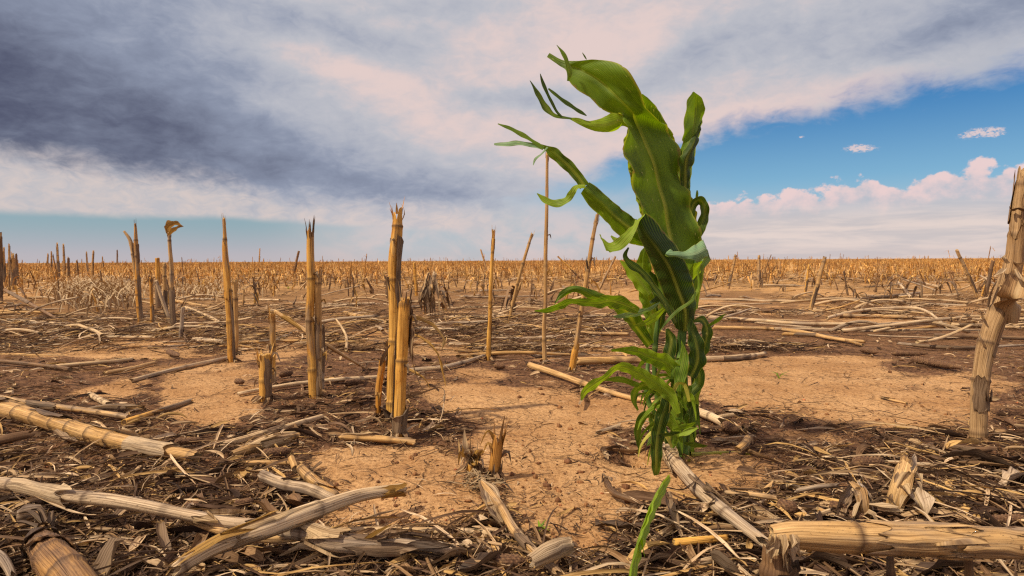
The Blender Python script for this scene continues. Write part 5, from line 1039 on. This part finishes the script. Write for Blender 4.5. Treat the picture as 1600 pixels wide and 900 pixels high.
kb = Geo(); pk = Path(gs_([(28, 806, .02), (48, 800, .025), (62, 800, .02)]), [.008, .013, .012], .003); stalk(kb, pk, n=18, inter=.02, jag0=.004, jag1=.004)
tag(kb.build('stump', M_GREY, None, tuple(gp(45, 802))), 'round pale root knob above the thick stump', 'root')
lie([(-30, 858, .03), (5, 880, .03), (22, 912, .02)], [16, 15, 12], M_GREY, 'pale stalk end in the bottom left corner', inter=.2, n=14)
lie([(-20, 700, .0), (20, 690, .004), (58, 682, .004)], [14, 15, 12], M_BROWN, 'dark rough stalk at the left edge between the two thick ones', inter=.3, n=14)

# bigger curled husks near the viewer
for i, (L, w_, mt, tw, lb) in enumerate([
    ([(163, 905, .01), (172, 875, .03), (185, 850, .045), (196, 843, .05)], [.018, .016, .014, .002], M_HUSK, (.5, .2), 'brown curled husk standing beside the thick root stump'),
    ([(250, 818, .03), (253, 845, .02), (262, 870, .006)], [.005, .008, .006], M_HUSK, (0, .6), 'brown husk strip hanging under the split pale stalk'),
    ([(402, 785, .03), (415, 800, .02), (428, 812, .01)], [.012, .016, .012], M_BROWN, (.3, .8), 'broad brown husk flap left of the golden-tipped stalk'),
    ([(445, 775, .02), (460, 790, .018), (476, 798, .005)], [.012, .016, .012], M_BROWN, (.3, .2), 'brown husk under the grey stick'),
    ([(440, 870, .008), (475, 858, .02), (500, 868, .008)], [.006, .010, .004], M_HUSKP, (0, 1.2), 'curled pale husk below the burst grey stalk'),
    ([(410, 902, .004), (432, 887, .012), (508, 896, .004)], [.003, .004, .002], M_HUSKP, (0, .4), 'thin bent pale strip at the bottom edge left of centre'),
    ([(190, 735, .004), (290, 748, .006), (370, 728, .004)], [.003, .012, .006], M_HUSKD, (0, .3), 'long flat dark husk below the thick jointed stalk'),
    ([(60, 750, .004), (20, 735, .006), (15, 715, .012), (40, 700, .012), (75, 705, .003)], [.001, .003, .003, .003, .001], M_HUSK, (0, .6), 'looping grey leaf strip at the left edge'),
    ([(930, 822, .004), (990, 824, .008), (1080, 828, .006)], [.010, .008, .006], M_HUSKD, (0, .3), 'flat dark leaf lying across below the bent brown twig'),
    ([(1042, 768, .02), (1048, 800, .02), (1070, 853, .004)], [.005, .008, .001], M_HUSK, (.4, .4), 'narrow dark pointed leaf crossing the grey stalk'),
    ([(1115, 872, .01), (1130, 890, .02), (1152, 905, .01)], [.010, .018, .008], M_HUSK, (.3, .9), 'brown leaf scrap at the bottom near the snapped stalk'),
    ([(660, 890, .006), (700, 872, .016), (760, 862, .01)], [.006, .014, .004], M_HUSK, (.2, .6), 'brown striped husk at the bottom centre, left one'),
    ([(700, 905, .006), (760, 880, .018), (790, 850, .012)], [.008, .016, .004], M_HUSKD, (.2, .6), 'dark striped husk at the bottom centre, right one'),
    ([(980, 905, .01), (1010, 880, .02), (1080, 868, .006)], [.005, .010, .003], M_HUSK, (.2, .9), 'curled brown leaf beside the severed green leaf'),
    ([(1570, 760, .006), (1590, 745, .02), (1610, 735, .01)], [.010, .018, .01], M_GREY, (.4, .3), 'grey ragged leaf scrap at the right edge'),
    ([(1470, 715, .01), (1510, 712, .02), (1550, 722, .012), (1590, 735, .006)], [.006, .016, .016, .006], M_HUSKD, (.3, .5), 'dark leaf draped at the foot of the right stalk'),
    ([(1395, 725, .004), (1450, 740, .012), (1530, 742, .004)], [.004, .010, .003], M_HUSK, (.2, .5), 'long brown leaf behind the weathered chunks'),
    ([(1500, 770, .01), (1550, 790, .01), (1600, 815, .01)], [.003, .005, .002], M_BROWN, (.2, .5), 'narrow leaf in the litter above the level stalk, right side'),
    ([(1330, 762, .02), (1312, 790, .02), (1308, 815, .006)], [.006, .010, .003], M_HUSK, (.8, .9), 'grey leaf hanging over the curved chunk'),
    ([(1240, 880, .02), (1290, 875, .02), (1340, 900, .01)], [.006, .012, .004], M_HUSKD, (.3, .9), 'dark curled leaf under the level foreground stalk'),
    ([(1430, 905, .01), (1470, 885, .02), (1530, 890, .01)], [.006, .014, .005], M_HUSKD, (.3, .9), 'dark leaf below the level stalk at the bottom right'),
    ([(906, 632, .02), (912, 618, .014), (905, 600, .004)], [.004, .007, .002], M_HUSKP, (.3, .6), 'small white husk flake beside the long stalk left of the plant'),
    ([(1010, 598, .004), (1040, 612, .01), (1010, 625, .004)], [.003, .006, .002], M_HUSKP, (.3, .6), 'pale husk scrap behind the lower leaves of the plant'),
    ]):
    g = Geo(); ribbon(g, gs_(L), w_, twist=tw, n=9, curl=.7, rip=.2); tag(g.build('dry_husk', mt, None, tuple(gp(L[0][0], L[0][1]))), lb, 'husk', 'dry husks in the litter')

# ---------------------------------------------------------------- cobs
def cob(pts, w, label, dz=.0, mat=M_COB):
    q = [gp(p[0], p[1], dz + .006) for p in pts]; q = [Vector((p.x, p.y, p.z + w / 2 / FPX * p.y * .9)) for p in q]
    Ym = q[0].y; rr = w / 2 / FPX * Ym; pa = Path(q, [rr] * len(q), .002 if Ym < 1.8 else .004); k = len(pa.v); n = 40; t = pa.v / pa.L
    prof = np.clip(np.minimum(np.sqrt(np.clip(t / .12, 0, 1)), np.sqrt(np.clip((1 - t) / .25, 0, 1))), .05, 1) * (1 - .2 * t)
    a = np.arange(n) / n * 6.2832; AA = np.tile(a, k); VV = np.repeat(pa.v, n); rws = 14
    b_ = np.abs(np.sin(AA * rws / 2)) ** .7 * np.abs(np.sin(VV / (rr * .32) * math.pi / 2 + (np.floor(AA * rws / 6.2832) % 2) * 1.57)) ** .7
    r_ = rr * np.repeat(prof, n) * (.86 + .2 * b_ + .05 * RNG.standard_normal(len(AA)))
    p, X, Y, T_, _ = pa.at(VV); pos = p + X * (np.cos(AA) * r_)[:, None] + Y * (np.sin(AA) * r_)[:, None]
    gc = np.column_stack([np.cos(AA) * rr, np.sin(AA) * rr, VV]); ax = np.column_stack([b_, 0 * b_, 0 * b_, 0 * b_ + 1])
    g = Geo(); g.grid(pos.reshape(k, n, 3), gc, ax.reshape(-1, 4), wrap=True); tag(g.build('corn_cob', mat, None, tuple(q[0])), label, 'corn cob', 'bare corn cobs in the litter')
for pts, w_, lb in [([(408, 718), (456, 711)], 17, 'empty yellowish cob left of the short blackened stub, beside sticks'), ([(1422, 566), (1502, 580)], 12, 'longest dark cob on the right sandy patch'), ([(1345, 550), (1372, 555)], 10, 'small dark cob left of the longest one'), ([(1392, 556), (1450, 556)], 8, 'dark cob just behind the longest one'),
                    ([(1213, 800), (1248, 806)], 24, 'cob half sunk in litter near the snapped end of the foreground stalk'), ([(1332, 732), (1382, 730)], 20, 'dark cob behind the curved weathered chunk'), ([(1295, 798), (1325, 803)], 18, 'cob left of the curved chunk'),
                    ([(1420, 800), (1452, 806)], 24, 'reddish round cob end right of the taller chunk'), ([(1326, 812), (1354, 816)], 16, 'reddish cob fragment against the foreground stalk'), ([(1546, 822), (1610, 818)], 18, 'brown cob at the right edge above the foreground stalk'),
                    ([(1130, 672), (1152, 680)], 17, 'cob at the end of the pale stalk right of the plant foot'), ([(368, 600), (382, 601)], 10, 'small orange cob left of the short thick stub'), ([(437, 590), (458, 587)], 11, 'orange cob between the short stub and the twins'),
                    ([(538, 604), (565, 601)], 11, 'golden cob behind the tallest stub on its left'), ([(1030, 778), (1040, 790)], 20, 'small cob end beside the severed green leaf'), ([(770, 890), (822, 888)], 26, 'dark cob at the bottom edge left of the flattened piece'),
                    ([(272, 696), (318, 692)], 12, 'dark cob above the end of the thick jointed stalk'), ([(288, 798), (318, 795)], 14, 'dark cob on the split pale stalk'), ([(772, 575), (790, 577)], 10, 'small orange cob at the foot of the slim straight stub'),
                    ([(262, 553), (280, 560)], 9, 'brown cob in the heap left of the spike-topped stub'), ([(1570, 660), (1590, 668)], 8, 'orange cob tip behind the foot of the right stalk'), ([(365, 795), (398, 788)], 14, 'dark cob left of the brown husk flap')]:
    cob(pts, w_, lb)

# ---------------------------------------------------------------- repeats: fallen stalks and stubs of the middle distance
def proto_fallen(L, r0, mat, bend):
    k = 5; pts = [Vector((L * (i / (k - 1) - .5), bend * math.sin(i / (k - 1) * 3.14) , r0 * .8 + .003 * random.random())) for i in range(k)]
    pa = Path(pts, [r0, r0 * .95, r0 * .9, r0 * .85, r0 * .7], .03, wob=.02); g = Geo(); stalk(g, pa, n=8, inter=.15, jag0=.03, jag1=.03)
    g2 = Geo()
    if random.random() < .6: sheath(g2, pa, .2 * L, .5 * L, random.uniform(0, 6), 3.5, n=7, seg=.02, flare=.8, tatter=.1)
    return g, g2, mat
PF = [proto_fallen(random.uniform(.22, .75), random.uniform(.006, .011), random.choice([M_TAN, M_PALE, M_PALE, M_GREY, M_PALE]), random.uniform(-.05, .05)) for _ in range(12)]
FPm = []
for i, (g, g2, mt) in enumerate(PF):
    a = g.build('fallen_stalk', mt); b_ = g2.build('sheath', M_HUSK) if g2.v else None; FPm.append((a.data, b_.data if b_ else None))
    bpy.data.objects.remove(a)
    if b_: bpy.data.objects.remove(b_)
n_f = 0
def region(px): return 'far left' if px < 270 else 'left' if px < 560 else 'middle' if px < 850 else 'middle behind the plant' if px < 1130 else 'right' if px < 1380 else 'far right'
while n_f < 215:
    px = random.uniform(-60, 1660); py = random.choice([random.uniform(432, 480), random.uniform(470, 560), random.uniform(440, 520)])
    p = gp(px, py)
    if float(sand_mask(np.array([p.x]), np.array([p.y]))[0]) > .75: continue
    i = random.randrange(12); d1, d2 = FPm[i]; s = random.uniform(.8, 1.25) * (1.0 + .3 * (p.y > 5))
    o = bpy.data.objects.new('fallen_stalk', d1); COL.objects.link(o); o.location = p + Vector((0, 0, random.uniform(0, .02))); yaw = random.gauss(0, .35) if random.random() < .72 else random.uniform(0, 3.14)
    o.rotation_euler = (random.uniform(0, 6), random.gauss(0, .04) if random.random() < .85 else random.uniform(-.35, -.1), yaw); o.rotation_mode = 'XYZ'; o.scale = (s, s, s)
    if abs(o.rotation_euler[1]) > .1: o.location.z += .06
    if d2:
        c = bpy.data.objects.new('sheath', d2); COL.objects.link(c); c.parent = o
    kind = 'long' if o.data.name and d1.vertices[len(d1.vertices) - 1].co.length > .22 else 'short'
    dist = 'near the front of the middle field' if py > 505 else 'halfway back in the field' if py > 465 else 'far back in the field'
    tag(o, f'{kind} dry stalk lying {dist}, {region(px)}', 'corn stalk', f'scattered stalks {dist}, {region(px)}'); n_f += 1

def proto_stub(h, r0, mat, lean, hk):
    pts = [Vector((0, 0, -.02)), Vector((lean * .3, 0, h * .4)), Vector((lean, random.uniform(-.02, .02), h))]
    pa = Path(pts, [r0 * 1.1, r0, r0 * .8], .02, wob=.012); g = Geo(); stalk(g, pa, n=8, inter=.12, jag1=.06)
    g2 = Geo(); sheath(g2, pa, .02, h * .6, random.uniform(0, 6), 3.4, n=7, seg=.02, flare=1.0, tatter=.08)
    for _ in range(hk):
        v = random.uniform(.3, .95) * h; c = Vector((lean * v / h, 0, v)); a = random.uniform(0, 6.28); d = Vector((math.cos(a), math.sin(a), 0)); l = random.uniform(.06, .2)
        ribbon(g2, [c, c + d * l * .5 + Vector((0, 0, .03)), c + d * l + Vector((0, 0, -l * .8))], [.006, .012, .002], n=4, seg=.03, twist=(0, random.uniform(-2, 2)))
    return g, g2, mat
PS = []
for i in range(14):
    g, g2, mt = proto_stub(random.uniform(.12, .32), random.uniform(.007, .011), random.choice([M_GOLD, M_GOLD, M_TAN, M_TAN, M_BROWN]), random.gauss(0, .05), random.randint(0, 4))
    a = g.build('corn_stub', mt); b_ = g2.build('sheath', random.choice([M_HUSKY, M_HUSK, M_BROWN, M_TAN])); PS.append((a.data, b_.data)); bpy.data.objects.remove(a); bpy.data.objects.remove(b_)
# rows of stubble: nearest as individuals, the rest as one mass
rg = np.random.default_rng(77); rows = []
th = R(24); u_ = np.array([math.sin(th), math.cos(th)]); w__ = np.array([math.cos(th), -math.sin(th)])
for a in np.arange(-90, 90, .76):
    s = np.arange(-20, 120, .24) + rg.uniform(-.09, .09, len(np.arange(-20, 120, .24)))
    q = u_[None] * s[:, None] + w__[None] * (a + rg.normal(0, .15, len(s)))[:, None]; rows.append(q)
rows = np.concatenate(rows); px, py = proj(rows[:, 0], rows[:, 1], 0 * rows[:, 0])
r_ = np.hypot(rows[:, 0], rows[:, 1])
ok = (rows[:, 1] > 4.6) & (px > -150) & (px < 1750) & (r_ < 75)
thin = np.where(r_ < 6.5, .20, np.where(r_ < 8.5, .5, np.where(r_ < 30, .92, .72)))
ok &= rg.random(len(rows)) < thin
ok &= ~((rows[:, 1] < 9) & (px > 1090) & (px < 1400) & (rg.random(len(rows)) < .6))
rows = rows[ok]; px = px[ok]; r_ = r_[ok]; order = np.argsort(r_); rows = rows[order]; px = px[order]; r_ = r_[order]
NI = 245
for j in range(NI):
    d1, d2 = PS[random.randrange(14)]; x, y = rows[j]; o = bpy.data.objects.new('corn_stub', d1); COL.objects.link(o)
    s = random.uniform(.6, 1.05) if random.random() < .9 else random.uniform(1.1, 1.35); o.location = (x, y, float(hgt(x, y))); o.rotation_euler = (random.gauss(0, .09), random.gauss(0, .09), random.uniform(0, 6.28)); o.scale = (s, s, s)
    c = bpy.data.objects.new('sheath', d2); COL.objects.link(c); c.parent = o
    dist = 'in the first standing rows' if r_[j] < np.median(r_[:NI]) else 'in the rows just behind the first'
    tag(o, f'{"tall" if s > 1.08 else "low"} ragged stub {dist}, {region(px[j])}', 'corn stub', f'stubs {dist}, {region(px[j])}')
def stub_mass(name, XY, hmin, hmax, rmin, rmax, label, seed):
    g_ = np.random.default_rng(seed); n = len(XY); h = g_.uniform(hmin, hmax, n) * np.where(g_.random(n) < .06, g_.uniform(1.3, 2.5, n), 1); r0 = g_.uniform(rmin, rmax, n)
    lean = g_.normal(0, .09, (n, 2)) * h[:, None]; bend = g_.normal(0, .03, (n, 2)); t = np.array([0, .45, 1.0]); k = 5; a = np.arange(k) / k * 6.2832
    z0 = hgt(XY[:, 0], XY[:, 1]); V = np.zeros((n, 3, k, 3)); rr = r0[:, None] * np.array([1.15, 1, .7])[None]
    for q in range(3):
        cx = XY[:, 0] + lean[:, 0] * t[q] + bend[:, 0] * (q == 1); cy = XY[:, 1] + lean[:, 1] * t[q] + bend[:, 1] * (q == 1)
        V[:, q, :, 0] = cx[:, None] + np.cos(a)[None] * rr[:, q:q + 1]; V[:, q, :, 1] = cy[:, None] + np.sin(a)[None] * rr[:, q:q + 1]; V[:, q, :, 2] = (z0 + h * t[q])[:, None] + (g_.normal(0, .02, (n, k)) if q == 2 else 0)
    F1 = [[q * k + j, q * k + (j + 1) % k, (q + 1) * k + (j + 1) % k, (q + 1) * k + j] for q in range(2) for j in range(k)]
    pal = np.array([(.74, .43, .13), (.58, .31, .09), (.78, .50, .20), (.36, .20, .09), (.60, .32, .10)]); c = pal[g_.integers(0, 5, n)] * g_.uniform(.7, 1.2, (n, 1))
    # two hanging leaf rags each
    W = np.zeros((n, 2, 3, 2, 3))
    for e in range(2):
        an = g_.uniform(0, 6.28, n); l = g_.uniform(.06, .22, n); v = g_.uniform(.2, 1, n) * h; d = np.stack([np.cos(an), np.sin(an)], -1); pp = np.stack([-np.sin(an), np.cos(an)], -1) * g_.uniform(.006, .014, n)[:, None]
        for q, (f, dz) in enumerate(((0, 0), (.5, .1), (1, -.6))):
            cc = XY + lean * (v / h)[:, None] + d * (l * f)[:, None]
            for s in range(2):
                W[:, e, q, s, :2] = cc + pp * (1 if s else -1) * (1 - .6 * (q == 2)); W[:, e, q, s, 2] = np.maximum(z0 + v + l * dz + s * .006, z0 + .004)
    nv = 15 + 12; VV = np.concatenate([V.reshape(n, 15, 3), W.reshape(n, 12, 3)], 1)
    F2 = [[15 + e * 6 + q * 2, 15 + e * 6 + q * 2 + 1, 15 + e * 6 + q * 2 + 3, 15 + e * 6 + q * 2 + 2] for e in range(2) for q in range(2)]
    F_ = ((np.arange(n) * nv)[:, None, None] + np.array(F1 + F2)[None]).reshape(-1, 4)
    C = np.ones((n, nv, 4)); C[..., :3] = c[:, None]; C[:, 15:, :3] *= g_.uniform(.7, 1.5, (n, 1, 1)); GC = VV * np.array([1, 1, 1])
    me_ = mesh_np(name, VV.reshape(-1, 3), F_, M_LIT, {'gc': ('FLOAT_VECTOR', GC.reshape(-1, 3)), 'aux': ('FLOAT_COLOR', C.reshape(-1, 4))})
    o = bpy.data.objects.new(name, me_); COL.objects.link(o); tag(o, label, None, None, 'stuff')
stub_mass('stubble', rows[NI:], .11, .29, .007, .012, 'dense rows of straw-coloured stubble reaching the horizon', 5)
g_ = np.random.default_rng(9); n = 16000; rr_ = 70 * np.exp(g_.random(n) * math.log(10)); an = np.radians(g_.uniform(-48, 48, n))
stub_mass('stubble', np.stack([rr_ * np.sin(an), rr_ * np.cos(an)], -1), .22, .42, .02, .06, 'faint distant stubble along the horizon line', 6)
# pale dry grass behind the left stubs
def grass(name, cx, cy, rx, ry, n, hh, label, seed):
    g_ = np.random.default_rng(seed); g = Geo(); 
    for i in range(n):
        b = gp(cx + g_.normal(0, rx), max(432, cy + g_.normal(0, ry))); a = g_.uniform(0, 6.28); l = hh * g_.uniform(.5, 1.2)
        ribbon(g, [b, b + Vector((math.cos(a) * l * .25, math.sin(a) * l * .25, l * .6)), b + Vector((math.cos(a) * l * .9, math.sin(a) * l * .9, l * g_.uniform(.2, .9)))], [.004, .006, .001], n=3, seg=.03, tone=g_.random(), rip=0)
    o = g.build(name, M_PALE if 'pale' in label else M_TAN, None, tuple(gp(cx, cy))); tag(o, label, None, None, 'stuff')
grass('dry_grass', 150, 462, 34, 12, 1100, .25, 'pale dry grass tangle behind the left stubs', 3)
grass('dry_grass', 310, 456, 30, 8, 420, .16, 'thin pale grass left of the spike-topped stub', 4)
